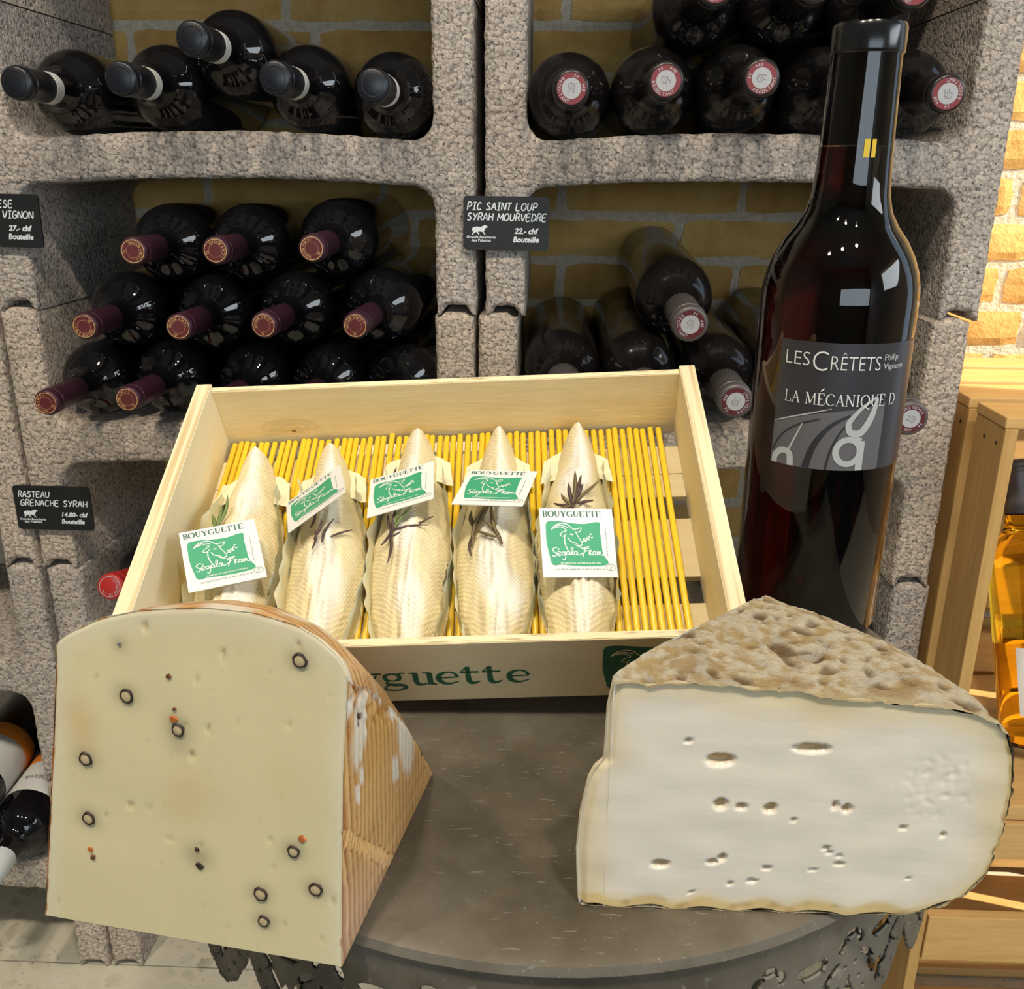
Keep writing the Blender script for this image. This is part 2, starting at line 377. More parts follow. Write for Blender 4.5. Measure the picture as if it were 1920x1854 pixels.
wf = empty('window_1', loc=(0, 0, 0)); struct(wf, 'narrow open window frame beside the brick wall')
for a in ((WY0, WY0+0.025, WZ0, WZ1), (WY1-0.025, WY1, WZ0, WZ1), (WY0+0.025, WY1-0.025, WZ0, WZ0+0.03), (WY0+0.025, WY1-0.025, WZ1-0.03, WZ1)):
    box('frame_piece', 1.505, 1.55, *a, M_FRAME, wf, 0.003)

# ------------------------------------------------------------------ concrete rack blocks
def arc(cx, cz, r, a0, a1, n=6):
    return [(cx+r*math.cos(math.radians(a0+(a1-a0)*i/n)), cz+r*math.sin(math.radians(a0+(a1-a0)*i/n))) for i in range(n+1)]
def block_mesh(seed, w=0.425, h=0.2487, t=0.0345, dep=0.228):
    rnd = random.Random(seed); x0, x1 = -w/2, w/2; a, b = x0+t, x1-t; r = 0.019
    zt = lambda x: 0.1505-0.0075*(x/(b-0.01))**2; zb = lambda x: 0.1130-0.0058*(x/(b-0.01))**2
    def span(u, v, f, n=26): return [(u+(v-u)*i/n, f(u+(v-u)*i/n)) for i in range(n+1)]
    P = [(x0, 0), (x0, h)]
    def top(c, s):   # tongue on the pillar's top
        return [(c-0.013, h), (c-0.008, h+0.0035), (c+0.008, h+0.0035), (c+0.013, h)]
    P += [p for p in top((x0+a)/2, 1)] + [(a, h)]
    P += [(a, h*0.8), (a, zt(a)+r+0.006)] + arc(a+r, zt(a+r)+r, r, 180, 262)
    P += span(a+r+0.006, b-r-0.006, zt)
    P += arc(b-r, zt(b-r)+r, r, 278, 360) + [(b, zt(b)+r+0.006), (b, h*0.8), (b, h)]
    P += top((x1+b)/2, 1) + [(x1, h), (x1, 0)]
    def bot(c): return [(c+0.014, 0), (c+0.008, 0.0085), (c-0.008, 0.0085), (c-0.014, 0)]
    P += bot((x1+b)/2) + [(b, 0), (b, h*0.2), (b, zb(b)-r-0.004)]
    P += arc(b-r, zb(b-r)-r, r, 0, 82) + span(b-r-0.006, a+r+0.006, zb) + arc(a+r, zb(a+r)-r, r, 98, 180)
    P += [(a, zb(a)-r-0.004), (a, h*0.2), (a, 0)] + bot((x0+a)/2)
    Q = []
    for i, p in enumerate(P):          # resample to ~5 mm so the rim can crumble
        q = P[(i+1) % len(P)]; d = math.dist(p, q); m = max(1, int(d/0.005))
        for k in range(m): Q.append((p[0]+(q[0]-p[0])*k/m, p[1]+(q[1]-p[1])*k/m))
    n = len(Q); area = sum(Q[i][0]*Q[(i+1) % n][1]-Q[(i+1) % n][0]*Q[i][1] for i in range(n))
    if area < 0: Q.reverse()
    nor = []
    for i in range(n):
        p, q = Q[i-1], Q[(i+1) % n]; d = Vector((q[0]-p[0], q[1]-p[1])); d = d.normalized() if d.length > 1e-9 else Vector((1, 0)); nor.append((d.y, -d.x))
    V, F = [], []
    layers = [(0.0, 0.0038), (0.0014, 0.0014), (0.0042, 0.0), (dep*0.5, 0.0), (dep, 0.0)]
    jit = [[rnd.uniform(-1, 1) for _ in range(n)] for _ in layers]
    for li, (y, ins) in enumerate(layers):
        amp = (0.0011, 0.0010, 0.0006, 0.0003, 0.0)[li]
        for i in range(n):
            s = ins+amp*jit[li][i]
            z = min(max(Q[i][1]-nor[i][1]*s, 0.0), h+0.0035)
            V.append((Q[i][0]-nor[i][0]*s, y, z))
    def cap_tris(base):
        pts = [Vector((V[base+i_][0], V[base+i_][2])) for i_ in range(n)]
        try:
            ov, oe, of, mv, me_, mf = delaunay_2d_cdt(pts, [], [list(range(n))], 1, 1e-7)
            T = [tuple(mv[q][0] for q in t) for t in of]
        except Exception:
            T = tessellate_polygon([[Vector((p_.x, p_.y, 0)) for p_ in pts]])
        out = []
        for t in T:
            a_, b_, c_ = t; cr = (pts[b_]-pts[a_]).cross(pts[c_]-pts[a_])
            if abs(cr) < 1e-12: continue
            out.append((t if cr > 0 else (a_, c_, b_)))
        return out
    cap = cap_tris(0); cap2 = cap_tris((len(layers)-1)*n)
    F += list(cap)
    for li in range(len(layers)-1):
        for i in range(n):
            j = (i+1) % n; F.append((li*n+i, (li+1)*n+i, (li+1)*n+j, li*n+j))
    nb = len(F); F += [tuple((len(layers)-1)*n+q for q in (t[0], t[2], t[1])) for t in cap2]
    me = bpy.data.meshes.new('wine_rack_block'); me.from_pydata(V, [], F); me.update()
    me.polygons.foreach_set('use_smooth', [len(cap) <= q < nb for q in range(len(me.polygons))])
    try: me.set_sharp_from_angle(angle=math.radians(50))
    except Exception: pass
    return me
BLK = []
for s in range(4):
    me = block_mesh(s); me.materials.append(M_CONC[s % 2]); BLK.append(me)
lev = ['lowest', 'second from the floor', 'third from the floor', 'fourth from the floor', 'topmost']
coln = ['far left column of the rack', 'middle column of the rack', 'right column of the rack']
for ci, cx in enumerate((-0.6465, -0.2155, 0.2155)):
    for k in range(3 if ci == 0 else 5):
        o = link(bpy.data.objects.new('wine_rack_block', BLK[(ci*2+k) % 4]))
        ox = random.uniform(-0.0015, 0.0015) + ((-0.004 if ci == 2 else -0.002) if k == 2 else 0)
        o.location = (cx+ox, random.uniform(0, 0.003), 0.25*k)
        tag(o, 'concrete block, %s, %s' % (lev[k] if k in (0, 4) else lev[k], coln[ci]), 'rack block', 'concrete blocks of the wine rack')

# ------------------------------------------------------------------ bottles in the rack
BL = 0.295; RB = 0.0343
BODY = [(0.026, 0.004), (0.030, 0.0), (0.0330, 0.002), (RB, 0.006), (RB, 0.186), (0.03415, 0.1915), (0.0335, 0.1975), (0.0321, 0.2033), (0.0299, 0.2082), (0.0269, 0.2122), (0.0234, 0.2152), (0.0200, 0.2180), (0.0173, 0.2220), (0.0156, 0.2290), (0.0146, 0.2420), (0.0138, 0.290)]
def capsule_prof(z0, z1, r=0.0148):
    return [(r-0.0003, z0), (r, z0+0.0005), (r, z1-0.012), (r+0.0006, z1-0.0115), (r+0.0006, z1-0.0095), (r, z1-0.009), (r, z1-0.0075), (r+0.0004, z1-0.007), (r+0.0004, z1-0.0025), (r-0.0010, z1-0.0005), (r-0.0022, z1)]
def ring_text(P, body, r, h, a0, step, bold=0.02):
    for i, ch in enumerate(body):
        a = a0+step*i
        if ch != ' ': 
            T = Print().text(ch, 0, -h/2, h, align='C', bold=bold); ang = a-PI/2 if step < 0 else a+PI/2
            P.add(T, lambda x, y, a=a, g=ang: (r*math.cos(a)+x*math.cos(g)-y*math.sin(g), r*math.sin(a)+x*math.sin(g)+y*math.cos(g)))
def head_sketch(P, s):
    P.ribbon([(-0.35*s, -0.5*s), (-0.2*s, -0.1*s), (-0.45*s, 0.2*s), (-0.15*s, 0.6*s), (0.3*s, 0.5*s), (0.45*s, 0.1*s), (0.25*s, -0.15*s), (0.35*s, -0.4*s), (0.1*s, -0.55*s)], 0.07*s)
    P.ribbon([(-0.2*s, 0.3*s), (0.05*s, 0.1*s), (0.0, -0.25*s)], 0.06*s); P.ribbon([(0.1*s, 0.35*s), (0.3*s, 0.2*s)], 0.06*s)
def make_bottle(style):
    r = empty('wine_bottle')
    top = BL
    fn = lambda dz: (lambda x, y: (x, y, top+dz))
    if style == 'navy':
        lathe('glass', BODY, M_GLASSBLK, r, 40); c = lathe('capsule', capsule_prof(0.253, BL, 0.0150), M_CAPNAVY, r, 28)
        Print().ring(0, 0, 0.0098, 0.0007).build('embossed_ring', M_CAPBLK, c, fn(0.0002))
        lathe('paper_seal', [(0.0147, 0.241), (0.0151, 0.2412), (0.0152, 0.2528), (0.0148, 0.253)], M_SEAL, r, 28)
    elif style == 'purple':
        lathe('glass', BODY, M_GLASSBLK, r, 40); c = lathe('capsule', capsule_prof(0.236, BL), M_CAPPURP, r, 28)
        Print().disc(0, 0, 0.0122, n=28).build('end_disc', M_RINGRED, c, fn(0.0001))
        P = Print(); P.ring(0, 0, 0.0120, 0.0008); ring_text(P, 'I.C.M.F BOISIOR', 0.0092, 0.0026, PI*0.98, 0.215, 0.01); P.ring(0.0092*math.cos(1.0), 0.0092*math.sin(1.0), 0.0013, 0.0005, 12); P.ring(0, 0, 0.0072, 0.00022)
        P.build('gold_lettering', M_GOLD, c, fn(0.0003))
    elif style in ('black', 'grey'):
        lathe('glass', BODY, M_GLASSMAT, r, 40); c = lathe('capsule', capsule_prof(0.238, BL, 0.0146), M_CAPBLK if style == 'black' else M_CAPGREY, r, 28)
        Print().ring(0, 0, 0.0098, 0.0040).build('red_band', M_RINGRED if style == 'grey' else M_CAPRED2, c, fn(0.0001))
        Print().disc(0, 0, 0.0078, n=28).build('white_disc', M_DISC, c, fn(0.0002))
        P = Print(); ring_text(P, 'RECOLTANT', 0.0098, 0.0024, PI*0.75, 0.26, 0.02); ring_text(P, '34', 0.0098, 0.0024, PI*0.42, -0.22, 0.02); ring_text(P, '448', 0.0098, 0.0024, PI*0.1, -0.22, 0.02)
        P.build('lettering', M_DISC, c, fn(0.0003))
        P = Print(); head_sketch(P, 0.0062); P.build('head_emblem', M_INK, c, fn(0.0003))
    elif style == 'red':
        lathe('glass', BODY, M_GLASSBLK, r, 40); c = lathe('capsule', capsule_prof(0.240, BL), M_CAPRED, r, 28)
        P = Print(); P.ring(0, 0, 0.0115, 0.0006); ring_text(P, 'MIS EN BOUTEILLE', 0.0086, 0.0024, PI, 0.24, 0.0); P.build('lettering', M_DISC, c, fn(0.0003))
    elif style == 'white':
        lathe('glass', BODY, M_GLASSBLK, r, 40); lathe('capsule', capsule_prof(0.236, BL), M_CAPWHITE, r, 28)
        lathe('label', [(RB+0.0003, 0.125), (RB+0.0004, 0.1255), (RB+0.0004, 0.1745), (RB+0.0003, 0.175)], M_SEAL, r, 40, False, False)
        lathe('orange_band', [(RB+0.0003, 0.103), (RB+0.0004, 0.1032), (RB+0.0004, 0.1248), (RB+0.0003, 0.125)], mat('orange_label', (0.62, 0.20, 0.02), 0.5), r, 40, False, False)
        P = Print(); P.text('RESERVA', 0, 0, 0.006, align='C'); P.build('lettering', M_INK, r, lambda x, y: ((RB+0.0008)*math.cos(1.2+x/RB), (RB+0.0008)*math.sin(1.2+x/RB), 0.15+y))
    ks, kb = {'navy': (0.80, 1.0), 'purple': (0.72, 1.0), 'black': (0.92, 1.0), 'grey': (0.97, 1.0), 'red': (0.80, 1.0), 'white': (0.95, 1.0)}[style]
    def slim(o):                         # slimmer neck: same outline, narrower from the shoulder up
        for v in o.data.vertices:
            z = v.co.z; rr = math.hypot(v.co.x, v.co.y)
            if rr < 1e-7: continue
            if z > 0.2355: f = ks
            elif z > 0.186: rn = 0.0146*ks; f = (rn+(rr-0.0146)*(RB*kb-rn)/(RB-0.0146))/rr
            else: f = kb
            v.co.x *= f; v.co.y *= f
        for ch in o.children: slim(ch)
    for ch in r.children: slim(ch)
    return r
M_CAPRED2 = mat('brick_red_print', (0.20, 0.022, 0.025), 0.45)
def place(o, base, ax, spin):
    Z = Vector(ax).normalized()*-1                      # bottle points out of the rack, towards -y
    X = Vector((1, 0, 0)); X = (X-Z*X.dot(Z)).normalized(); Y = Z.cross(X)
    c, s = math.cos(spin), math.sin(spin)
    o.matrix_world = frame(Vector(base), X*c+Y*s, Y*c-X*s, Z)
CELLS = {
 'navy': [(-0.3495,0.2169,0.9306,-0.0291,0.9996,0.0003),(-0.2690,0.2169,0.9355,-0.026,0.9996,0.006),(-0.2045,0.2160,0.9590,0.0,0.9999,-0.006),(-0.1420,0.2169,0.9345,0.0122,0.9999,0.000),(-0.0732,0.2169,0.9295,0,1,-0.0001)],
 'purple': [(-0.2865,0.2164,0.8040,-0.0635,0.9978,-0.017),(-0.2103,0.2166,0.8035,-0.0281,0.9992,-0.0226),(-0.1266,0.2169,0.8125,-0.0022,0.9999,0.0003),
  (-0.3301,0.2167,0.747,-0.0501,0.9987,-0.0087),(-0.2492,0.2169,0.7425,-0.0375,0.9990,-0.0250),(-0.1625,0.217,0.7498,0.0214,0.9998,-0.0080),(-0.0815,0.217,0.7576,0.0451,0.9989,0.0165),
  (-0.3567,0.2163,0.6831,-0.0001,1,-0.0091),(-0.2876,0.2165,0.6836,-0.0001,0.9998,-0.0212),(-0.2108,0.2164,0.6851,0.002,1,0),(-0.1419,0.216,0.6836,0.0016,0.9999,-0.016),(-0.0732,0.2169,0.689,0.0002,1,0.0066)],
 'black': [(0.0732,0.2169,0.9329,0.0004,0.9998,0.0176),(0.1422,0.2168,0.9346,0.0021,1,0.0053),(0.2114,0.2169,0.9351,0.0032,1,0.0001),(0.2805,0.2166,0.9378,0.0035,0.9998,0.0205),(0.3567,0.2163,0.9424,0.0406,0.9975,0.0586),
  (0.1704,0.217,0.9978,-0.0092,0.9999,0.0108),(0.2395,0.2169,0.9982,-0.0092,0.9999,0.0063),(0.3087,0.2168,1.001,-0.0094,0.9996,0.0269)],
 'grey': [(0.168,0.216,0.7821,-0.0103,0.9963,0.0857),(0.0733,0.2168,0.7068,0.0002,0.9997,0.0243),(0.1414,0.2167,0.7182,-0.0044,0.9966,0.0827),(0.2109,0.2168,0.7097,-0.0028,0.9988,0.0483),(0.2816,0.2164,0.7196,0.0059,0.9966,0.0821),(0.3519,0.2169,0.6934,-0.0037,0.9994,0.0341)],
}
ordn = ['leftmost', 'second from the left', 'third from the left', 'fourth from the left', 'rightmost']
def nth(i, n): return ordn[-1] if i == n-1 else ordn[i]
LB = {'navy': ['dark bottle with navy capsule and white seal, %s of the five' % nth(i, 5) for i in range(5)],
 'purple': ['wine bottle with purple capsule, %s of the top three in its stack' % ('leftmost', 'middle', 'rightmost')[i] for i in range(3)]+['bottle with purple capsule, %s in the middle row of four' % nth(i, 4) for i in range(4)]+['bottle with purple capsule, %s in the bottom row of five' % nth(i, 5) for i in range(5)],
 'black': ['dark bottle with red-ringed white cap end, %s of the lower five' % nth(i, 5) for i in range(5)]+['dark bottle with red-ringed white cap end, %s of the upper three' % ('leftmost', 'middle', 'rightmost')[i] for i in range(3)],
 'grey': ['dark bottle with grey capsule lying on top of the others']+['bottle with grey capsule, %s in the bottom row of five' % nth(i, 5) for i in range(5)]}
LB['navy'][2] = 'dark bottle with navy capsule and white seal, lying raised across its neighbours'
GR = {'navy': 'bottles with navy capsules on the upper left shelf', 'purple': 'purple capped bottles in the middle column', 'black': 'dark bottles on the upper right shelf', 'grey': 'grey capped bottles in the right column'}
for st, rows in CELLS.items():
    proto = make_bottle(st)
    for i, b in enumerate(rows):
        o = proto if i == 0 else copy_tree(proto)
        place(o, b[:3], b[3:], {'purple': 2.1 + (i*1.3 if i not in (1, 4, 5, 8) else 0.3*i), 'navy': 0}.get(st, 0.9*i))
        tag(o, LB[st][i], 'bottle', GR[st])
o = make_bottle('red'); place(o, (-0.335, 0.205, 0.433), (-0.03, 0.955, -0.29), 0.6); tag(o, 'bottle with a red capsule end beside the lower left of the pale wooden box', 'bottle')
o = make_bottle('white'); place(o, (-0.513, 0.205, 0.1935), (-0.03, 0.999, 0.045), 0.3); tag(o, 'dark bottle with white capsule at the far left near the floor', 'bottle')
o2 = copy_tree(o); place(o2, (-0.582, 0.21, 0.222), (-0.06, 0.99, 0.02), 1.0); tag(o2, 'dark bottle with orange and cream label at the left edge', 'bottle')
o = make_bottle('black'); place(o, (0.352, 0.214, 0.440), (0.0, 1, 0.0), 0.2); tag(o, 'dark bottle in shadow behind the tall standing bottle', 'bottle')

# ------------------------------------------------------------------ price signs
STROKE = {  # hand lettered capitals on a unit cap height
'A': [[(0, 0), (.3, 1), (.62, 0)], [(.1, .36), (.55, .36)]], 'C': [[(.55, .85), (.3, 1), (.05, .6), (.1, .15), (.35, 0), (.6, .12)]], 'D': [[(.05, 0), (.05, 1)], [(0, 1), (.4, .9), (.62, .5), (.4, .06), (0, 0)]],
'E': [[(.55, 1), (.05, .95), (.05, 0), (.55, .03)], [(.05, .5), (.48, .53)]], 'G': [[(.6, .85), (.3, 1), (.04, .6), (.1, .12), (.4, 0), (.62, .2), (.62, .45), (.35, .45)]], 'H': [[(.05, 0), (.05, 1)], [(.6, 0), (.6, 1)], [(.05, .5), (.6, .52)]],
'I': [[(.25, 0), (.25, 1)], [(.02, 1), (.48, 1)], [(.02, 0), (.48, 0)]], 'L': [[(.05, 1), (.05, 0), (.55, .02)]], 'M': [[(.02, 0), (.08, 1), (.38, .3), (.7, 1), (.76, 0)]], 'N': [[(.05, 0), (.05, 1), (.58, 0), (.6, 1)]],
'O': [[(.33, 1), (.04, .7), (.06, .2), (.35, 0), (.64, .3), (.6, .8), (.33, 1)]], 'P': [[(.06, 0), (.08, 1), (.45, .98), (.58, .72), (.4, .48), (.08, .44)]], 'R': [[(.06, 0), (.08, 1), (.45, .98), (.55, .74), (.38, .52), (.08, .48)], [(.3, .5), (.62, 0)]],
'S': [[(.52, .86), (.28, 1), (.06, .78), (.28, .54), (.54, .3), (.34, 0), (.02, .12)]], 'T': [[(.3, 0), (.32, 1)], [(0, .98), (.62, 1)]], 'U': [[(.05, 1), (.06, .25), (.3, 0), (.56, .25), (.6, 1)]], 'V': [[(0, 1), (.28, 0), (.62, 1)]], 'Y': [[(0, 1), (.3, .5)], [(.62, 1), (.2, 0)]], ' ': []}
WID = {'I': .5, 'M': .8, ' ': .42, 'O': .7, 'U': .68}
def hand(P, s, x, y, h, width=None, w=0.17, shear=0.16, right=False):
    total = sum(WID.get(c, .64)+.14 for c in s)-.14
    k = (width/total) if width else h
    if right: x -= total*k
    for c in s:
        for st in STROKE[c]: P.ribbon([(x+p[0]*k+shear*p[1]*h, y+p[1]*h) for p in st], w*h, 3)
        x += (WID.get(c, .64)+.14)*k
BULL = [(0.0, .30), (.02, .62), (.08, .80), (.30, .86), (.52, .82), (.66, .90), (.74, 1.0), (.80, .98), (.86, 1.02), (.92, .94), (1.0, .86), (.98, .78), (.88, .76), (.82, .62), (.78, .48), (.74, .36), (.86, .06), (.80, .03), (.66, .34), (.52, .38), (.38, .36), (.48, .10), (.42, .06), (.30, .32), (.16, .26), (.08, .04), (.02, .06), (.08, .34), (.05, .52)]
def price_sign(label, cx, cz, w, h, rot, l1, l2, price, left_logo=True, x1=None, y=-0.004):
    r = empty('price_sign', Matrix.Translation((cx, y, cz)) @ Matrix.Rotation(rot, 4, 'Y')); tag(r, label, 'sign', 'black price signs on the rack')
    bm = bmesh.new(); pts = []
    for qx, qz, a0 in ((w/2, h/2, 0), (-w/2, h/2, 90), (-w/2, -h/2, 180), (w/2, -h/2, 270)):
        pts += arc(qx-math.copysign(0.003, qx), qz-math.copysign(0.003, qz), 0.003, a0, a0+90, 4)
    f = [bm.verts.new((p[0], -0.0009, p[1])) for p in pts]; bk = [bm.verts.new((p[0], 0.0009, p[1])) for p in pts]
    bm.faces.new(list(reversed(f))); bm.faces.new(bk)
    for i in range(len(pts)): j = (i+1) % len(pts); bm.faces.new((f[i], f[j], bk[j], bk[i]))
    bmesh.ops.recalc_face_normals(bm, faces=bm.faces[:])
    bmobj('plate', bm, M_SIGN, r)
    fn = lambda x, yy: (x-w/2, -0.00115, yy-h/2)
    P = Print()
    if l1[2]: hand(P, l1[0], l1[1], h*0.745, h*0.135, l1[2])
    else: hand(P, l1[0], l1[1], h*0.745, h*0.135, None, right=True)
    if l2[2]: hand(P, l2[0], l2[1], h*0.55, h*0.135, l2[2])
    else: hand(P, l2[0], l2[1], h*0.55, h*0.135, None, right=True)
    P.build('name_lettering', M_CHALK, r, fn)
    P = Print(); P.text(price, w*0.60, h*0.315, h*0.105, None, 'L', 0.22, 0.035); P.text('Bouteille', w*0.585, h*0.155, h*0.105, w*0.30, 'L', 0.18, 0.035); P.build('price_lettering', M_CHALK, r, fn)
    P = Print(); P.poly([(w*0.10+p[0]*w*0.19, h*0.27+p[1]*h*0.19) for p in BULL]); P.build('bull_emblem', M_CHALK, r, fn)
    P = Print(); P.text('Grande Boucherie', w*0.21, h*0.215, h*0.05, w*0.34, 'C', 0.05, 0.025); P.text('des Palettes', w*0.21, h*0.155, h*0.05, w*0.23, 'C', 0.05, 0.025); P.build('small_lettering', M_CHALK, r, fn)
    return r
price_sign('black price sign reading Pic Saint Loup Syrah Mourvedre', 0.0223, 0.8284, 0.0722, 0.0435, math.radians(0.6), ('PIC SAINT LOUP', 0.0032, 0.0585), ('SYRAH MOURVEDRE', 0.0032, 0.0665), '22.- chf')
price_sign('black price sign reading Rasteau Grenache Syrah', -0.4066, 0.5650, 0.0735, 0.0437, math.radians(0.6), ('RASTEAU', 0.0045, 0.0300), ('GRENACHE SYRAH', 0.0055, 0.0640), '14.80- chf')
price_sign('black price sign ending in Vignon, cut by the left picture edge', -0.4125, 0.8275, 0.0715, 0.0440, math.radians(1.0), ('ESE', 0.0490, None), ('VIGNON', 0.0655, None), '27.- chf')

# ------------------------------------------------------------------ round metal table
TZ = 0.63526; TC = (0.062, -0.409); TR = 0.186
table = empty('round_table', loc=(TC[0], TC[1], 0)); tag(table, 'round grey metal table with pierced lace-like skirt under the cheeses', 'table')
lathe('table_top', [(0.02, TZ-0.004), (TR-0.006, TZ-0.004), (TR-0.001, TZ-0.006), (TR+0.0006, TZ-0.004), (TR-0.0008, TZ-0.0012), (TR-0.0040, TZ-0.0002), (TR-0.012, TZ), (0.001, TZ)], M_METAL, table, 96, True, True)
def ell(x, y, cx, cy, a, b, r):
    c, s = math.cos(r), math.sin(r); dx, dy = x-cx, y-cy; u, v = (dx*c+dy*s)/a, (-dx*s+dy*c)/b
    return u*u+v*v
def skirt():
    ns, step = 30, 0.0008
    circ = 2*PI*TR; unit = circ/ns; nu = int(round(unit/step))*ns; unit_n = nu//ns
    H = 0.056; nv = int(H/step)
    holes = []
    for px, py, a, b, r in [(0.5, 0.0195, 0.0075, 0.0030, 0.0), (0.5, 0.0395, 0.0021, 0.0062, 0.0), (0.365, 0.0345, 0.0019, 0.0058, -0.50), (0.635, 0.0345, 0.0019, 0.0058, 0.50), (0.24, 0.0255, 0.0017, 0.0048, -0.95), (0.76, 0.0255, 0.0017, 0.0048, 0.95),
        (0.13, 0.0165, 0.0020, 0.0034, -0.4), (0.87, 0.0165, 0.0020, 0.0034, 0.4), (0.07, 0.0265, 0.0011, 0.0011, 0), (0.93, 0.0265, 0.0011, 0.0011, 0), (0.155, 0.0345, 0.0011, 0.0011, 0), (0.845, 0.0345, 0.0011, 0.0011, 0), (0.25, 0.0410, 0.0011, 0.0011, 0), (0.75, 0.0410, 0.0011, 0.0011, 0), (0.375, 0.0475, 0.0011, 0.0011, 0), (0.625, 0.0475, 0.0011, 0.0011, 0), (0.0, 0.0125, 0.0030, 0.0018, 0.0), (1.0, 0.0125, 0.0030, 0.0018, 0.0)]:
        holes.append((px*unit, py, a, b, r))
    vid, V, F = {}, [], []
    def vert(i, j):
        k = (i % nu, j)
        if k not in vid:
            x = (i % unit_n)*unit/unit_n; y = j*step
            for hx, hy, a, b, r in holes:          # pull rim vertices on to the cut
                e = ell(x, y, hx, hy, a, b, r)
                if 1/(1+.8*step/min(a, b))**2 < e < (1+.8*step/min(a, b))**2 and e > .05: s = 1/math.sqrt(e); x, y = hx+(x-hx)*s, hy+(y-hy)*s; break
            lim = smax(x)
            if y > lim-0.0009: y = lim
            u = (i % nu)//unit_n*unit+x; th = u/TR
            rr = TR-0.0022+0.0022*math.sin(min(y/H, 1)*1.5)
            vid[k] = len(V); V.append((rr*math.sin(th), -rr*math.cos(th), TZ-0.005-y))
        return vid[k]
    def smax(x):
        t = x/unit; base = 0.030+0.024*math.sin(PI*t)**0.8
        return base+0.0008*abs(math.sin(PI*t*6))
    for i in range(nu):
        for j in range(nv):
            x = (i % unit_n+0.5)*unit/unit_n; y = (j+0.5)*step
            if y > smax(x): continue
            if any(ell(x, y, *h) < 1 for h in holes): continue
            F.append((vert(i, j), vert(i, j+1), vert(i+1, j+1), vert(i+1, j)))
    o = mesh('pierced_skirt', V, F, M_METAL, table, True)
    md = o.modifiers.new('thick', 'SOLIDIFY'); md.thickness = 0.0014
    return o
skirt()
for k in range(3):
    a = math.radians(60+120*k); bm = bmesh.new()
    pts = [(0.150, TZ-0.006), (0.158, TZ-0.10), (0.135, 0.42), (0.105, 0.28), (0.125, 0.12), (0.165, 0.0)]
    ring = []
    for i, (rr, z) in enumerate(smooth_line(pts, 5) and [(p.x, p.y) for p in smooth_line(pts, 5)]):
        c = Vector((rr*math.cos(a), rr*math.sin(a), max(z, 0.0))); rad = Vector((math.cos(a), math.sin(a), 0)); tan = Vector((-rad.y, rad.x, 0))
        ring.append([bm.verts.new(c+rad*0.006*math.cos(t)+tan*0.006*math.sin(t)) for t in (2*PI*q/8 for q in range(8))])
    for A, B in zip(ring, ring[1:]):
        for q in range(8): bm.faces.new((A[q], A[(q+1) % 8], B[(q+1) % 8], B[q]))
    bm.faces.new(ring[0]); bm.faces.new(list(reversed(ring[-1]))); bmesh.ops.recalc_face_normals(bm, faces=bm.faces[:])
    bmobj('leg', bm, M_METAL, table, True)

# ------------------------------------------------------------------ wooden cheese box, tilted towards the viewer
BO = Vector((0.00996, -0.45518, 0.6441)); BX = Vector((0.99858811, 0.01528055, 0.05087524)); BY = Vector((-0.03654573, 0.89268029, 0.4492063)); BZ = Vector((-0.0385512, -0.45043135, 0.89197837))
MB = frame(BO, BX, BY, BZ)
bw, bl, bh, bf, ts, tf = 0.2752, 0.1774, 0.0462, 0.0435, 0.0085, 0.0040
crate = empty('cheese_box', MB); tag(crate, 'shallow pale wooden box tilted forward, holding five wrapped goat cheeses', 'box')
for s in (-1, 1):
    x0, x1 = (-bw/2, -bw/2+ts) if s < 0 else (bw/2-ts, bw/2)
    sp = box('side_panel', x0, x1, 0, bl, 0, bh-0.0003, M_PLYY, crate, 0.0006)
    for k in range(1):
        box('plywood_edge', x0+0.0004, x1-0.0004, 0.0006, bl-0.0006, bh-0.0004, bh, M_PLYEDGE, sp)
fp = box('front_panel', -bw/2+ts, bw/2-ts, 0.0, tf, 0, bf-0.0003, M_PLY, crate, 0.0004)
box('plywood_edge', -bw/2+ts, bw/2-ts, 0.0003, tf-0.0003, bf-0.0004, bf, M_PLYEDGE2, fp)
bp = box('back_panel', -bw/2+ts, bw/2-ts, bl-tf, bl, 0.0, bf-0.0003, M_PLY, crate, 0.0004)
box('plywood_edge', -bw/2+ts, bw/2-ts, bl-tf+0.0003, bl-0.0003, bf-0.0004, bf, M_PLYEDGE2, bp)
for y0, y1 in ((0.004, 0.0470), (0.0634, 0.1022), (0.1182, 0.1352), (0.1358, 0.1575)):
    box('bottom_slat', -bw/2+ts, bw/2-ts, y0, y1, 0.0006, 0.0045, M_PLY, crate, 0.0004)
M_KNOT = mat('wood_knot', (0.27, 0.13, 0.035), 0.7); M_GRAIN = mat('wood_grain_line', (0.72, 0.575, 0.30), 0.7)
P = Print(); P.disc(-.0895, .0125, .0013, .0009, 14); P.build('knot', M_KNOT, bp, lambda x, y: (x, bl-tf-.0002, y))
P = Print()
for k in range(3): P.ribbon([(-.0915+(.0045+.0040*k)*math.cos(a)*(1.25+.03*k), .0150+(.0020+.0018*k)*math.sin(a)*(1 if math.sin(a) > 0 else .55)) for a in (2*PI*q/18 for q in range(18))], .0013, 2, True)
P.build('grain_rings', M_GRAIN, bp, lambda x, y: (x, bl-tf-.00015, max(y, .0052)))
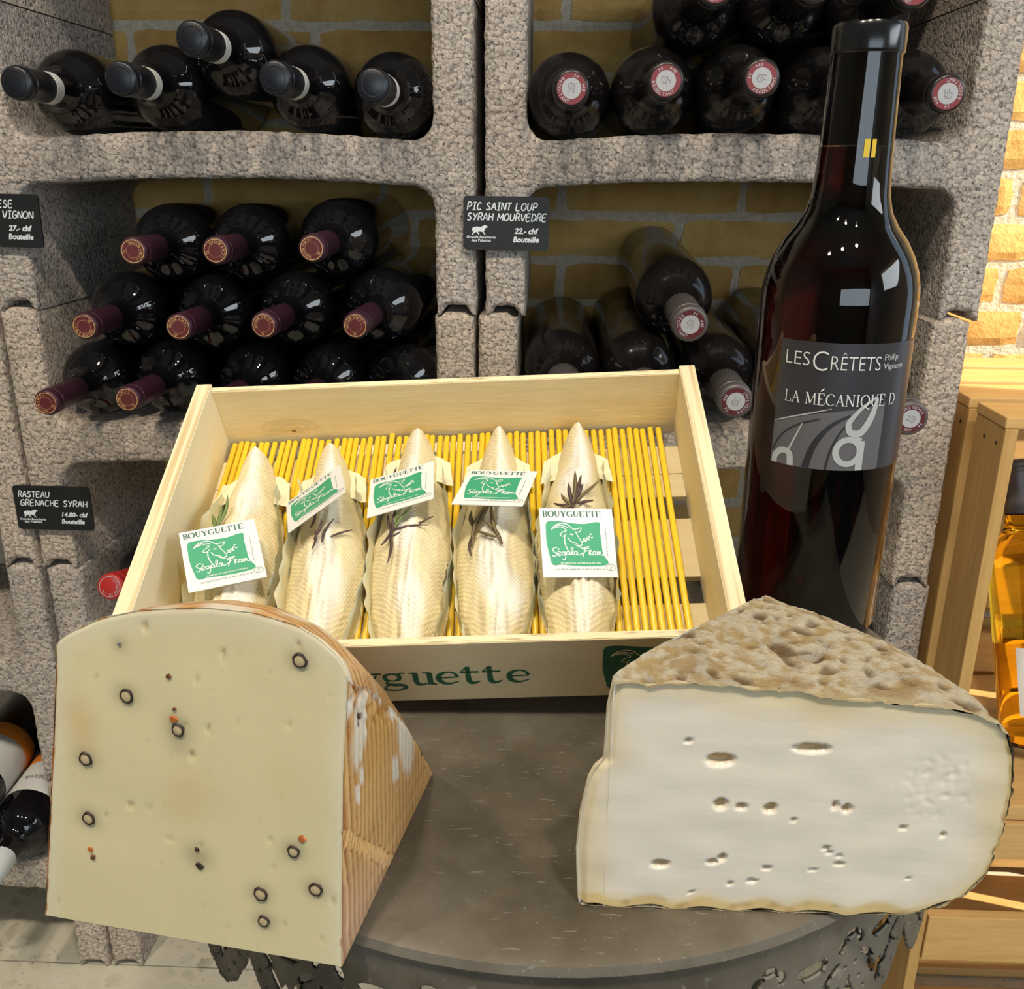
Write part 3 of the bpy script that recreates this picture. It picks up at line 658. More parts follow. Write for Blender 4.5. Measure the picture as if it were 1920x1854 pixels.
# stencilled word and emblem on the front panel
LOW = {'u': [([(-.08, .97), (.2, .97)], .10), ([(.17, .97), (.17, .35), (.24, .08), (.45, .03), (.62, .14)], [.26, .26, .24, .12, .08]), ([(.75, .97), (.75, .03)], .26), ([(.48, .97), (.75, .97)], .10), ([(.75, .05), (1.0, .05)], .10)],
 'e': [([(.10, .52), (.86, .56)], .09), ([(.86, .56), (.76, .86), (.48, .98), (.18, .82), (.08, .5), (.2, .16), (.52, .04), (.9, .22)], [.18, .12, .09, .22, .27, .24, .13, .05])],
 't': [([(.34, 1.36), (.34, .34), (.44, .08), (.62, .06), (.82, .22)], [.20, .27, .26, .15, .06]), ([(.02, .94), (.78, .94)], .12), ([(.05, .95), (.28, 1.3)], .07)],
 'g': [([(.42, .96), (.14, .82), (.14, .5), (.42, .38), (.68, .52), (.68, .82), (.42, .96)], [.08, .2, .2, .08, .2, .2, .08]), ([(.66, .86), (.80, 1.0), (.96, .96)], .10), ([(.24, .40), (.12, .2), (.4, .06), (.78, .02), (.9, -.2), (.5, -.42), (.06, -.3), (.1, -.06), (.3, .06)], [.08, .12, .22, .2, .18, .09, .16, .10, .08])],
 'o': [([(.45, .98), (.12, .75), (.12, .25), (.45, .03), (.80, .25), (.80, .75), (.45, .98)], [.08, .25, .25, .08, .25, .25, .08])],
 'y': [([(.1, .97), (.5, .05)], .25), ([(.88, .97), (.45, -.1), (.25, -.4), (.02, -.35)], [.08, .1, .1, .2]), ([(-.08, .97), (.3, .97)], .1), ([(.65, .97), (1.05, .97)], .1)],
 'B': [([(.2, 0), (.2, 1.4)], .26), ([(.0, 1.35), (.6, 1.38), (.85, 1.1), (.6, .75), (.2, .72)], [.1, .1, .26, .1, .1]), ([(.5, .74), (.98, .4), (.6, .02), (.0, .04)], [.1, .28, .1, .1])]}
P = Print(); xh = 0.0096
xpos = {'B': -.0640, 'o': -.0525, 'u0': -.0430, 'y': -.0320, 'g': -.0205, 'u': -.0076, 'e': .0034, 't': .0138, 't2': .0234, 'e2': .0345}
for k, x in xpos.items():
    for st, w in LOW[k[0]]:
        P.ribbon([(x+p[0]*xh*1.12, 0.0130+p[1]*xh) for p in st], [q*xh for q in w] if isinstance(w, list) else w*xh)
fpf = lambda x, y: (x, -0.0002, y)
P.build('stencil_lettering', M_GREENBOX, fp, fpf)
def panel_pts(x, y, w, h):
    U = [(0.02, .97), (.2, 1.0), (.45, .955), (.7, .935), (.97, .98), (.975, .8), (.985, .5), (1.0, .25), (1.08, .02), (.8, -.03), (.5, -.02), (.25, .01), (.09, .0), (.04, .2), (.0, .5), (.0, .75)]
    return [(x+p[0]*w, y+p[1]*h) for p in [(q.x, q.y) for q in smooth_line(U, 3, True)]]
Print().poly(panel_pts(0.0762, 0.0060, 0.036, 0.0325)).build('stencil_panel', M_GREENBOX, fp, fpf)
def goat(P, fn, w):
    R = lambda pts, k=1.0: P.ribbon([fn((p[0]-622)/405, 1-(p[1]-802)/375) for p in pts], w*k)
    R([(683, 920), (700, 900), (730, 887), (765, 889), (790, 908)], 1.3); R([(690, 916), (715, 900), (745, 898), (772, 910)]); R([(704, 910), (730, 905), (752, 912), (766, 926)])
    R([(790, 908), (805, 918), (825, 915), (846, 911), (838, 930), (818, 936)]); R([(765, 926), (742, 934), (728, 950), (745, 956), (763, 944)])
    R([(812, 930), (822, 950), (836, 975), (846, 1000), (831, 1006)]); R([(768, 962), (785, 985), (810, 995), (821, 1004)]); R([(803, 1001), (826, 1011), (848, 1003)])
    R([(752, 955), (750, 985), (755, 1010), (766, 1036)], 1.3); R([(815, 1006), (840, 1020), (882, 1023)]); R([(842, 986), (868, 976), (896, 954)])
    R([(783, 948), (791, 945), (799, 950)], 1.6)
    for x, y in ((857, 972), (871, 966), (886, 957), (896, 945), (902, 964), (884, 975), (867, 984)): R([(x-5, y+2), (x+5, y-2)], 1.8)
P = Print(); goat(P, lambda a, b: (0.0762+(a-.07)/.86*0.036, 0.006+(b-.16)/.68*0.0325), 0.0005); P.build('stencil_goat', M_PLY, fp, lambda x, y: (x, -0.0004, y))
# block that props the back of the box up
prop = empty('wooden_prop', loc=(-0.02, -0.318, TZ)); tag(prop, 'plain wooden block under the raised back of the cheese box', 'block')
bm = bmesh.new(); zA, zB = 0.0583, 0.0762
vs = [bm.verts.new(c) for c in ((-.05, 0, 0), (.05, 0, 0), (.05, .04, 0), (-.05, .04, 0), (-.05, 0, zA), (.05, 0, zA+.0048), (.05, .04, zB+.0048), (-.05, .04, zB))]
for f in ((3, 2, 1, 0), (4, 5, 6, 7), (0, 1, 5, 4), (1, 2, 6, 5), (2, 3, 7, 6), (3, 0, 4, 7)): bm.faces.new([vs[i] for i in f])
bmobj('block_body', bm, M_PLYY, prop)

# ------------------------------------------------------------------ mat of yellow rods
matt = empty('rod_mat', MB); tag(matt, 'mat of thin yellow plastic rods lining the wooden box', 'mat')
v, f = lathe_geo([(0.0011, 0.0), (0.00172, 0.0006), (0.00172, 0.1550), (0.0011, 0.1558)], 8)
rod = None
for i in range(62):
    x = -0.1253+i*0.00400
    if rod is None: rod = mesh('rod', v, f, M_ROD, matt, True); o = rod
    else: o = link(rod.copy(), matt)
    o.location = (x+random.uniform(-.0003, .0003), 0.0155+random.uniform(-.001, .001)+(0.004 if i == 23 else 0), 0.00635)
    o.rotation_euler = (-PI/2, random.uniform(-.003, .003), random.uniform(-.004, .004))

# ------------------------------------------------------------------ wrapped goat cheeses
def lerp(a, b, t): return a+(b-a)*t
def interp(tab, t):
    for (a, va), (b, vb) in zip(tab, tab[1:]):
        if t <= b: return lerp(va, vb, (t-a)/(b-a)) if b > a else va
    return tab[-1][1]
def sstep(a, b, x): x = min(max((x-a)/(b-a), 0), 1); return x*x*(3-2*x)
def goat_cheese(idx, label, x0, x1, tipx, y0, y1, hh, halfw):
    """crest line from (x0,y0) at the front to (tipx,y1) at the back, pointed like a shuttle"""
    r = empty('goat_cheese', MB); tag(r, label, 'cheese', 'wrapped goat cheeses in the wooden box')
    nt, nu = 96, 60; V, F, Cc = [], [], []
    wt = [(0, .40), (.06, .66), (.2, .92), (.36, 1.0), (.5, .99), (.65, .86), (.8, .66), (.9, .50), (.94, .43), (.975, .36), (1, .27)]
    ht = [(0, .40), (.06, .68), (.2, .93), (.4, 1.0), (.6, .97), (.75, .88), (.88, .74), (1, .52)]
    zl = [(0, 0), (.7, 0), (.85, .05), (1, .30)]
    for i in range(nt+1):
        t = i/nt; y = lerp(y0, y1, t); cx = lerp(lerp(x0, x1, min(t*2, 1)), tipx, max(t*2-1, 0)); w = halfw*interp(wt, t); h = hh*interp(ht, t); lift = hh*interp(zl, t)
        for k in range(nu+1):
            u = -1+2*k/nu; a = abs(u)
            ac = abs(u-.14*(1-a)); z = h*(0.70*(1-a**2.2)**0.75+0.30*max(0, 1-ac*1.15))
            p = Vector((cx+u*w, y, 0)); nz = noise.noise(Vector((p.x*90+idx*7, p.y*55, idx*3.1)))
            fold = 1.5*noise.noise(Vector((p.x*340, p.y*45+idx*11, 2.0)))*sstep(.62, .2, a)*sstep(.9, .55, t)
            n2 = noise.noise(Vector((p.x*260, y*190, idx*5.7))); z += (nz*0.0020+fold*0.0020+n2*0.0008)*(1-a**4)
            x = cx+u*w*(1+0.03*nz)
            V.append((x, y+0.002*nz*(1-a), 0.0082+lift+z))
            bl = sstep(-.25, .35, noise.noise(Vector((x*60+idx, y*30, 5)))+0.55*(1-abs(u-.12)*3.2))
            Cc.append((lerp(.81, .88, bl), lerp(.70, .84, bl), lerp(.43, .73, bl)))
    n = nu+1
    for i in range(nt):
        for k in range(nu): F.append((i*n+k, i*n+k+1, (i+1)*n+k+1, (i+1)*n+k))
    b = len(V); V += [(V[i*n+k][0], V[i*n+k][1], max(0.0082, V[i*n+k][2]-0.004)) for i in range(nt+1) for k in (0, nu)]; Cc += [(.8, .7, .45)]*(2*(nt+1))
    for i in range(nt): F.append((b+2*i, b+2*i+1, b+2*i+3, b+2*i+2)); F.append((i*n, (i+1)*n, b+2*i+2, b+2*i)); F.append((i*n+nu, b+2*i+1, b+2*i+3, (i+1)*n+nu))
    F.append(tuple(range(n))+(b+1, b)); F.append(tuple(reversed(range(nt*n, nt*n+n)))+(b+2*nt, b+2*nt+1))
    mesh('cheese_body', V, F, M_GOAT, r, True, Cc)
    # parchment wrapper: wavy sheet standing up on both sides of the cheese
    V, F, Cc = [], [], []
    for s in (-1, 1):
        m, q = 60, 5; base = len(V)
        for i in range(m+1):
            t = i/m*0.80; y = lerp(y0+0.001, y1, t); cx = lerp(lerp(x0, x1, min(t*2, 1)), tipx, max(t*2-1, 0)); w = halfw*max(interp(wt, t), .72)
            ph = idx*2.3+s
            for k in range(q+1):
                g = k/q; wav = noise.noise(Vector((y*75+ph*9, g*1.2, ph)))
                up = (0.0145+0.0060*noise.noise(Vector((y*48, ph, 4)))+0.004*sstep(.75, .95, t))*g
                xo = (-0.0006+g*(0.0006+0.0019*wav)+0.0006*math.sin(y*420+ph)*g)
                V.append((cx+s*(w+xo), y, 0.0082+up))
                gr = sstep(.15, .5, noise.noise(Vector((y*60+ph, g*2.5+ph, 9))))*0.75
                Cc.append((lerp(.84, .52, gr), lerp(.82, .63, gr), lerp(.64, .46, gr)))
        for i in range(m):
            for k in range(q): F.append((base+i*(q+1)+k, base+i*(q+1)+k+1, base+(i+1)*(q+1)+k+1, base+(i+1)*(q+1)+k))
    # flap lying at the back behind the tip
    base = len(V); m = 14
    for i in range(m+1):
        a = -1+2*i/m
        for k in range(5):
            g = k/4; y = y1-0.034+g*(0.030-0.012*abs(a)**2.2)+0.0012*noise.noise(Vector((a*3, g*3, idx)))
            V.append((lerp(x1, tipx, .6)+a*halfw*(0.98-.12*g), y, 0.0082+0.010*(1-a*a)*(1-g)+0.0015*noise.noise(Vector((a*4, g*2, idx+5)))+.004*abs(a)**3))
            Cc.append((.84, .78, .54))
    for i in range(m):
        for k in range(4): F.append((base+i*5+k, base+(i+1)*5+k, base+(i+1)*5+k+1, base+i*5+k+1))
    mesh('paper_wrapper', V, F, M_PAPER, r, True, Cc)
    return r
def crest(hh): return 0.0082+hh
GC = [('goat cheese with green rosemary, leftmost in the box', -0.0975, -0.1015, -0.1047, 0.010, 0.1470, 0.0210, 0.0215),
      ('goat cheese with tilted dull card, second from the left', -0.0540, -0.0565, -0.0635, 0.010, 0.1485, 0.0210, 0.0200),
      ('goat cheese with long dark rosemary needles, middle of the five', -0.0120, -0.0145, -0.0160, 0.010, 0.1585, 0.0215, 0.0205),
      ('goat cheese with flat lying card over crossed rosemary, second from the right', 0.0290, 0.0275, 0.0293, 0.010, 0.1550, 0.0215, 0.0198),
      ('goat cheese with bushy brown rosemary, rightmost in the box', 0.0680, 0.0680, 0.0730, 0.010, 0.1570, 0.0210, 0.0200)]
CH = [goat_cheese(i, *a) for i, a in enumerate(GC)]
SPR = {0: [((-0.1124, 0.087), (-0.1258, 0.0997)), ((-0.1124, 0.087), (-0.1165, 0.097)), ((-0.1111, 0.087), (-0.1081, 0.104)), ((-0.1131, 0.0849), (-0.1214, 0.0862)), ((-0.1113, 0.0859), (-0.1099, 0.0973)), ((-0.112, 0.072), (-0.1115, 0.088))],
 1: [((-0.0594, 0.0734), (-0.0561, 0.0832)), ((-0.0551, 0.0706), (-0.0511, 0.0851)), ((-0.0517, 0.0752), (-0.0429, 0.0842)), ((-0.0628, 0.0826), (-0.0601, 0.0888)), ((-0.0779, 0.0882), (-0.0758, 0.0906))],
 2: [((-0.0227, 0.0787), (-0.025, 0.0899)), ((-0.022, 0.0797), (-0.0108, 0.0936)), ((-0.022, 0.0797), (-0.0162, 0.0911)), ((-0.022, 0.0797), (-0.0043, 0.0813)), ((-0.0224, 0.0755), (-0.0024, 0.0888)), ((-0.0226, 0.0776), (-0.0219, 0.0564)), ((-0.0227, 0.0787), (-0.0268, 0.0713)), ((-0.0215, 0.0786), (-0.0202, 0.0908)), ((-0.0263, 0.1182), (-0.0234, 0.1227)), ((0.0049, 0.068), (0.0037, 0.0499)), ((-0.0377, 0.1071), (-0.037, 0.1115))],
 3: [((0.0172, 0.0696), (0.0163, 0.0897)), ((0.0171, 0.0731), (0.025, 0.0905)), ((0.0324, 0.0666), (0.0225, 0.0808)), ((0.0301, 0.0714), (0.0273, 0.0892)), ((0.0197, 0.079), (0.0269, 0.0905)), ((0.0206, 0.0766), (0.0308, 0.0672)), ((0.0178, 0.0816), (0.0168, 0.0909)), ((0.003, 0.0518), (0.0042, 0.0661))],
 4: [((0.067, 0.0892), (0.058, 0.094)), ((0.067, 0.0892), (0.0618, 0.0977)), ((0.067, 0.0904), (0.0657, 0.1033)), ((0.0675, 0.0904), (0.0694, 0.111)), ((0.0679, 0.0904), (0.0725, 0.1089)), ((0.0694, 0.0928), (0.0815, 0.1098)), ((0.0698, 0.0903), (0.0777, 0.0937)), ((0.0665, 0.0892), (0.0601, 0.0876)), ((0.0686, 0.0942), (0.0731, 0.1023))]}
def body_z(i, x, y):
    _, x0, x1, tx, y0, y1, hh, hw = GC[i]; t = (y-y0)/(y1-y0); cx = lerp(lerp(x0, x1, min(t*2, 1)), tx, max(t*2-1, 0)); a = min(abs(x-cx)/hw, 1)
    return 0.0082+hh*(0.72*(1-a**2.2)**0.75+0.28*max(0, 1-a*1.1))*(1.0 if t < .7 else .93)
def needle(name, a, b, za, zb, wid, m, parent):
    V, F = [], []; A = Vector((*a, za)); B = Vector((*b, zb)); d = B-A; s = Vector((-d.y, d.x, 0)).normalized(); bend = s*d.length*random.uniform(-.10, .10)
    n = 8
    for i in range(n+1):
        t = i/n; c = A+d*t+bend*math.sin(PI*t); w = wid*(0.55+0.45*math.sin(PI*min(t*1.1, 1)))*(1 if t < .85 else (1-t)/.15*.9+.1)
        V += [c-s*w/2, c+Vector((0, 0, wid*.35)), c+s*w/2, c-Vector((0, 0, wid*.25))]
    for i in range(n):
        for k in range(4): F.append((4*i+k, 4*i+(k+1) % 4, 4*i+4+(k+1) % 4, 4*i+4+k))
    F += [(3, 2, 1, 0), (4*n, 4*n+1, 4*n+2, 4*n+3)]
    return mesh(name, V, F, m, parent, True)
for i, L in SPR.items():
    c = Vector(L[0][0]); stem = needle('rosemary_sprig', (c.x, c.y-.006), (c.x, c.y+.006), body_z(i, c.x, c.y)+.0022, body_z(i, c.x, c.y)+.003, .0013, M_LEAFB, CH[i])
    for k, (a, b) in enumerate(L):
        m = {0: M_LEAFG, 1: M_LEAFB, 2: M_LEAFG if k in (2, 1) else M_LEAFB, 3: M_LEAFO, 4: M_LEAFO if k % 2 else M_LEAFB}[i]
        needle('needle', a, b, body_z(i, *a)+.0022, body_z(i, *b)+.0050, .0021 if i in (0, 3, 4) else .0016, m, stem)
# cards
SER = {  # thin serif capitals, unit height
'B': [([(.12, 0), (.12, 1)], .13), ([(0, .98), (.4, .97), (.55, .76), (.38, .54), (.12, .53)], [.05, .06, .14, .06, .05]), ([(.3, .53), (.62, .28), (.4, .02), (0, .02)], [.05, .15, .06, .05])],
'O': [([(.42, 1.01), (.08, .75), (.08, .25), (.42, -.01), (.76, .25), (.76, .75), (.42, 1.01)], [.05, .14, .14, .05, .14, .14, .05])],
'U': [([(.14, 1), (.14, .3), (.38, 0), (.64, .28), (.66, 1)], [.14, .13, .07, .06, .06]), ([(0, .98), (.28, .98)], .05), ([(.54, .98), (.78, .98)], .05)],
'Y': [([(.08, 1), (.38, .48)], .14), ([(.72, 1), (.38, .48)], .06), ([(.38, .5), (.38, 0)], .14), ([(-.04, .98), (.22, .98)], .05), ([(.58, .98), (.84, .98)], .05), ([(.24, .02), (.52, .02)], .05)],
'G': [([(.72, .8), (.45, 1), (.1, .76), (.1, .25), (.45, 0), (.74, .16)], [.10, .05, .14, .14, .05, .08]), ([(.72, .42), (.72, .04)], .13), ([(.58, .42), (.84, .42)], .05)],
'E': [([(.13, 0), (.13, 1)], .13), ([(0, .98), (.55, .98), (.57, .8)], .05), ([(.13, .52), (.42, .52)], .05), ([(0, .02), (.58, .02), (.62, .22)], .05)],
'T': [([(.36, 0), (.36, 1)], .13), ([(0, .8), (.03, .98), (.69, .98), (.72, .8)], .05), ([(.22, .02), (.5, .02)], .05)],
'L': [([(.13, 0), (.13, 1)], .10), ([(0, .98), (.27, .98)], .05), ([(0, .02), (.55, .02), (.6, .25)], .05)],
'A': [([(.08, 0), (.38, 1)], .055), ([(.36, 1), (.68, 0)], .12), ([(.2, .36), (.55, .36)], .05), ([(-.04, .02), (.2, .02)], .05), ([(.54, .02), (.82, .02)], .05)],
'M': [([(.1, 0), (.14, 1)], .06), ([(.14, 1), (.47, .08)], .12), ([(.47, .08), (.82, 1)], .06), ([(.82, 1), (.86, 0)], .11), ([(0, .02), (.22, .02)], .05), ([(.74, .02), (.98, .02)], .05), ([(0, .98), (.16, .98)], .05), ([(.8, .98), (.96, .98)], .05)],
'C': [([(.72, .8), (.45, 1), (.1, .76), (.1, .25), (.45, 0), (.74, .18)], [.10, .05, .12, .12, .05, .06])],
'N': [([(.12, 0), (.12, 1)], .06), ([(.1, 1), (.72, .02)], .12), ([(.72, 0), (.72, 1)], .06), ([(0, .98), (.15, .98)], .05), ([(0, .02), (.24, .02)], .05), ([(.6, .98), (.84, .98)], .05)],
'I': [([(.16, 0), (.16, 1)], .11), ([(.02, .98), (.3, .98)], .05), ([(.02, .02), (.3, .02)], .05)],
'Q': [([(.42, 1.01), (.08, .75), (.08, .25), (.42, -.01), (.76, .25), (.76, .75), (.42, 1.01)], [.05, .12, .12, .05, .12, .12, .05]), ([(.45, .05), (.65, -.15), (.95, -.25)], [.1, .1, .05])],
'D': [([(.13, 0), (.13, 1)], .10), ([(0, .98), (.5, .92), (.76, .5), (.5, .06), (0, .02)], [.05, .08, .12, .08, .05])], ' ': []}
SW = {'B': .66, 'O': .86, 'U': .80, 'Y': .80, 'G': .86, 'E': .64, 'T': .74, 'L': .62, 'A': .76, 'M': 1.0, 'C': .78, 'N': .86, 'I': .34, 'Q': .88, 'D': .84, ' ': .34}
def serif(P, s, x, y, h, width=None, weight=1.0, fn=None):
    tot = sum(SW[c]+.10 for c in s)-.10; k = (width/tot) if width else h
    for c in s:
        for st, w in SER[c]:
            P.ribbon([((x+p[0]*k), (y+p[1]*h)) for p in st], [q*h*weight for q in w] if isinstance(w, list) else w*h*weight, 3)
        x += (SW[c]+.10)*k
CARDPOS = {0: ((-0.1002, 0.0602, 0.0358), (0.932, 0.338, -0.127), (-0.311, 0.93, 0.196), 1.0), 1: ((-0.0641, 0.1043, 0.0273), (0.834, 0.375, 0.404), (-0.257, 0.913, -0.318), .975), 2: ((-0.0202, 0.1092, 0.0266), (0.965, 0.113, 0.236), (-0.072, 0.982, -0.173), .98), 3: ((0.0295, 0.0948, 0.0397), (0.973, -0.198, 0.117), (0.222, 0.942, -0.253), 1.0), 4: ((0.0685, 0.0605, 0.0359), (0.977, 0.11, -0.181), (-0.03, 0.917, 0.397), 1.0)}
cp = MB.inverted() @ CAM
U1 = lambda px, py: ((px-622)/405, 1-(py-802)/375)
for i, (pos, X, Y, k) in CARDPOS.items():
    s = 0.0355*k; c = cp+(Vector(pos)-cp)*k; X = Vector(X).normalized(); Y = Vector(Y); Z = X.cross(Y).normalized(); Y = Z.cross(X)
    card = box('label_card', -s/2, s/2, -s*.475, s*.475, -0.0002, 0.0002, M_CARD, CH[i]); card.matrix_local = frame(c, X, Y, Z)
    fn = lambda dz: (lambda a, b: ((a-.5)*s, (b-.5)*s*.95, 0.0002+dz))
    Print().poly(panel_pts(U1(652, 0)[0], U1(0, 1112)[1], 305/405, 240/375)).build('green_panel', M_GREEN, card, fn(.00012))
    P = Print(); goat(P, lambda a, b: (a, b), .0105)
    for st in ([(708, 1020), (695, 1018), (682, 1030), (690, 1043), (700, 1052), (692, 1066), (678, 1062)], [(705, 1056), (722, 1048), (718, 1038), (706, 1046), (708, 1062), (725, 1060)], [(711, 1031), (720, 1024)], [(745, 1042), (732, 1044), (730, 1056), (742, 1058), (748, 1042), (750, 1070), (742, 1085), (732, 1080)], [(770, 1040), (758, 1042), (756, 1056), (768, 1056), (772, 1040), (775, 1058)], [(780, 1056), (792, 1035), (792, 1018), (784, 1022), (784, 1050), (792, 1058)], [(812, 1040), (800, 1042), (798, 1056), (810, 1056), (814, 1040), (818, 1058), (836, 1054), (848, 1046)],
               [(843, 1070), (854, 1042), (862, 1018)], [(845, 1030), (860, 1016), (886, 1015)], [(852, 1040), (872, 1035)], [(880, 1060), (882, 1036), (893, 1035), (884, 1047), (898, 1060)], [(909, 1038), (900, 1046), (904, 1057), (914, 1056), (915, 1043), (909, 1038)], [(922, 1060), (924, 1042), (931, 1043), (932, 1058), (936, 1042), (943, 1043), (945, 1057), (963, 1061)]):
        P.ribbon([U1(*q) for q in st], .0125)
    P.text('FROMAGE DE CHÈVRE AU LAIT CRU', U1(722, 0)[0], U1(0, 1106)[1], .022, 216/405, bold=.01); P.build('white_drawing', M_CARDWHITE, card, fn(.00024))
    P = Print(); serif(P, 'BOUYGUETTE', U1(640, 0)[0], U1(0, 849)[1], .086, 318/405, 1.75); P.ring(.845, .945, .012, .003, 10)
    P.text('Sarl SEGALAFROM  81400 CARMAUX', U1(690, 0)[0], U1(0, 1140)[1], .026, 272/405); P.text('10 % MG sur produit fini', .893, U1(0, 1062)[1], .019, 158/375, rot=PI/2)
    P.ring(.915, .135, .062, .006, 24, .045); P.text('FR', .915, .145, .018, align='C', rot=.6); P.text('81.060', .920, .120, .016, align='C', rot=.6)
    P.build('card_lettering', M_GREENDK, card, fn(.00012))
    tipz = -0.013 if i not in (0, 4) else -0.010
    mesh('pick', *lathe_geo([(0.0006, tipz), (0.0006, -0.0002)], 6), M_PICK, card)

# ------------------------------------------------------------------ peppercorn cheese, quarter wheel (left)
PO = Vector((-0.10586, -0.581, TZ)); PU = Vector((0.98674, -0.16229, 0)); PV = Vector((0.16229, 0.98674, 0))
MP = frame(PO, PU, PV, Vector((0, 0, 1)))
pec = empty('peppercorn_cheese', MP); tag(pec, 'pale yellow quarter wheel of hard cheese with peppercorns and orange ridged rind', 'cheese')
OUT = [(0.0, 0.0), (0.0071, 0.0325), (0.0152, 0.0695), (0.0210, 0.0975), (0.0224, 0.1041), (0.0279, 0.1086), (0.038, 0.1143), (0.0507, 0.1182), (0.0613, 0.1199), (0.0709, 0.1211), (0.0853, 0.1211), (0.0984, 0.1185), (0.1052, 0.1152), (0.1115, 0.1095), (0.1130, 0.1065), (0.1121, 0.0993), (0.1092, 0.0706), (0.1064, 0.0272), (0.1048, 0.0)]
def uL(z): return interp([(0, 0), (.0325, .0071), (.0695, .0152), (.0975, .0210), (.13, .0245)], z)
def uR(z): return interp([(0, .1048), (.0272, .1064), (.0706, .1092), (.0993, .1121), (.13, .1150)], z)
TOPZ = [(0, .1035), (.02, .1060), (.06, .1088), (.17, .1143), (.31, .1182), (.43, .1199), (.54, .1211), (.69, .1211), (.83, .1185), (.90, .1152), (.965, .1105), (.99, .1068), (1.0, .1030)]
PROF = [(0.0, 1.0), (.05, .955), (.155, .89), (.276, .785), (.434, .645), (.598, .475), (.76, .292), (.97, .03), (.985, 0.0)]    # back curve, unit depth / unit height
def prof(s):
    k = s*(len(PROF)-1); i = min(int(k), len(PROF)-2); t = k-i
    return lerp(PROF[i][0], PROF[i+1][0], t), lerp(PROF[i][1], PROF[i+1][1], t)
PEP = [(0.0429, 0.0894), (0.0988, 0.1077), (0.0256, 0.0651), (0.023, 0.0427), (0.0584, 0.0799), (0.092, 0.0419), (0.0797, 0.0237), (0.0982, 0.0289), (0.0798, 0.0132)]
FLK = [(0.0599, 0.0308, M_PEPPER, .0018), (0.0949, 0.0469, M_PEPOR, .0017), (0.0573, 0.0834, M_PEPOR, .0017), (0.0576, 0.0976, M_PEPBR, .0012), (0.0222, 0.0276, M_PEPBR, .0014), (0.0218, 0.0308, M_PEPOR, .0013), (0.043, 0.1066, M_INK, .0008), (0.0596, 0.0371, M_PEPPER, .0010), (0.058, 0.0869, M_PEPBR, .0009)]
STAIN = [(p[0], p[1], .0050, .50) for p in PEP]+[(0.0596, .0345, .006, .45), (0.058, .074, .005, .25), (.043, .1066, .0035, .35), (.0573, .0834, .004, .2)]
ORST = [(0.026, .080, .006, .30), (.026, .0725, .005, .25), (.060, .060, .007, .22), (.056, .052, .006, .18), (.09, .067, .006, .12)]
def paste_col(u, z, e):
    c = Vector((.71, .63, .37)); c = c.lerp(Vector((.74, .67, .47)), e)
    c *= 1+0.05*noise.noise(Vector((u*45, z*45, 1)))
    for sx, sz, r, k in STAIN: c = c.lerp(Vector((.16, .12, .085)), k*math.exp(-((u-sx)**2+(z-sz)**2)/(r*r)*1.6))
    for sx, sz, r, k in ORST: c = c.lerp(Vector((.62, .36, .13)), k*math.exp(-((u-sx)**2+((z-sz)*.8)**2)/(r*r)))
    return c
V, F, Cc = [], [], []
na, nk = 110, 110
for i in range(na+1):
    a = i/na; zt = interp(TOPZ, a)
    for k in range(nk+1):
        z = zt*k/nk; u = lerp(uL(z), uR(z), a)
        e = max(0, 1-min(a, 1-a)*14, 1-(1-k/nk)*12)
        dy = 0.0004*max(0, 1-min(a, 1-a, (1-k/nk))*110)
        nn = noise.noise(Vector((u*430, z*190, 8)))+.05
        if nn > .60: dy += (nn-.60)*0.0028
        V.append((u, dy, z)); col = paste_col(u, z, e)
        if nn > .60: col = col.lerp(Vector((.55, .43, .20)), min(1, (nn-.6)*3))
        if e > .9 and noise.noise(Vector((u*160, z*160, 3))) > .25: col = Vector((.55, .24, .06))
        Cc.append(col)
for i in range(na):
    for k in range(nk): b = i*(nk+1)+k; F.append((b, b+nk+1, b+nk+2, b+1))
b = len(V); D = 0.103
for i in range(na+1):                       # the cut underside
    a = i/na
    for k in (0, 1): V.append((lerp(0, .1048, a)+.008*0, D*.985*k, 0.0)); Cc.append((.72, .63, .38))
for i in range(na): F.append((b+2*i, b+2*i+1, b+2*i+3, b+2*i+2))
mesh('cheese_paste', V, F, M_PASTE, pec, True, Cc)
def rind_col(h, n1, n2, wht):
    org = Vector((.40, .115, .012)); tan = Vector((.70, .43, .17)); c = org.lerp(tan, sstep(-.55, .55, h)); c = c.lerp(Vector((.55, .29, .04)), sstep(.1, .5, n2)*.35)
    return c.lerp(Vector((.84, .78, .66)), wht)
V, F, Cc = [], [], []
ns, na2 = 70, 60
for k in range(ns+1):                       # curved outer rind
    s = k/ns; pv, pz = prof(s)
    for i in range(na2+1):
        a = i/na2; zt = interp(TOPZ, a); z = zt*pz; u = lerp(uL(z), uR(z), a); bul = 1+0.10*math.sin(PI*a)**.7*math.sin(PI*s)
        n1 = noise.noise(Vector((u*130, pv*14, 2))); w = sstep(.05, .5, noise.noise(Vector((u*70, pv*9+3, 7)))+(.35 if s < .12 else 0))
        y = pv*D*bul; zz = z*bul; hgt = math.sin((y-zz)*900+n1*2)
        V.append((u, y, zz)); Cc.append(rind_col(hgt, n1, n1, w*.9))
for k in range(ns):
    for i in range(na2): b = k*(na2+1)+i; F.append((b, b+1, b+na2+2, b+na2+1))
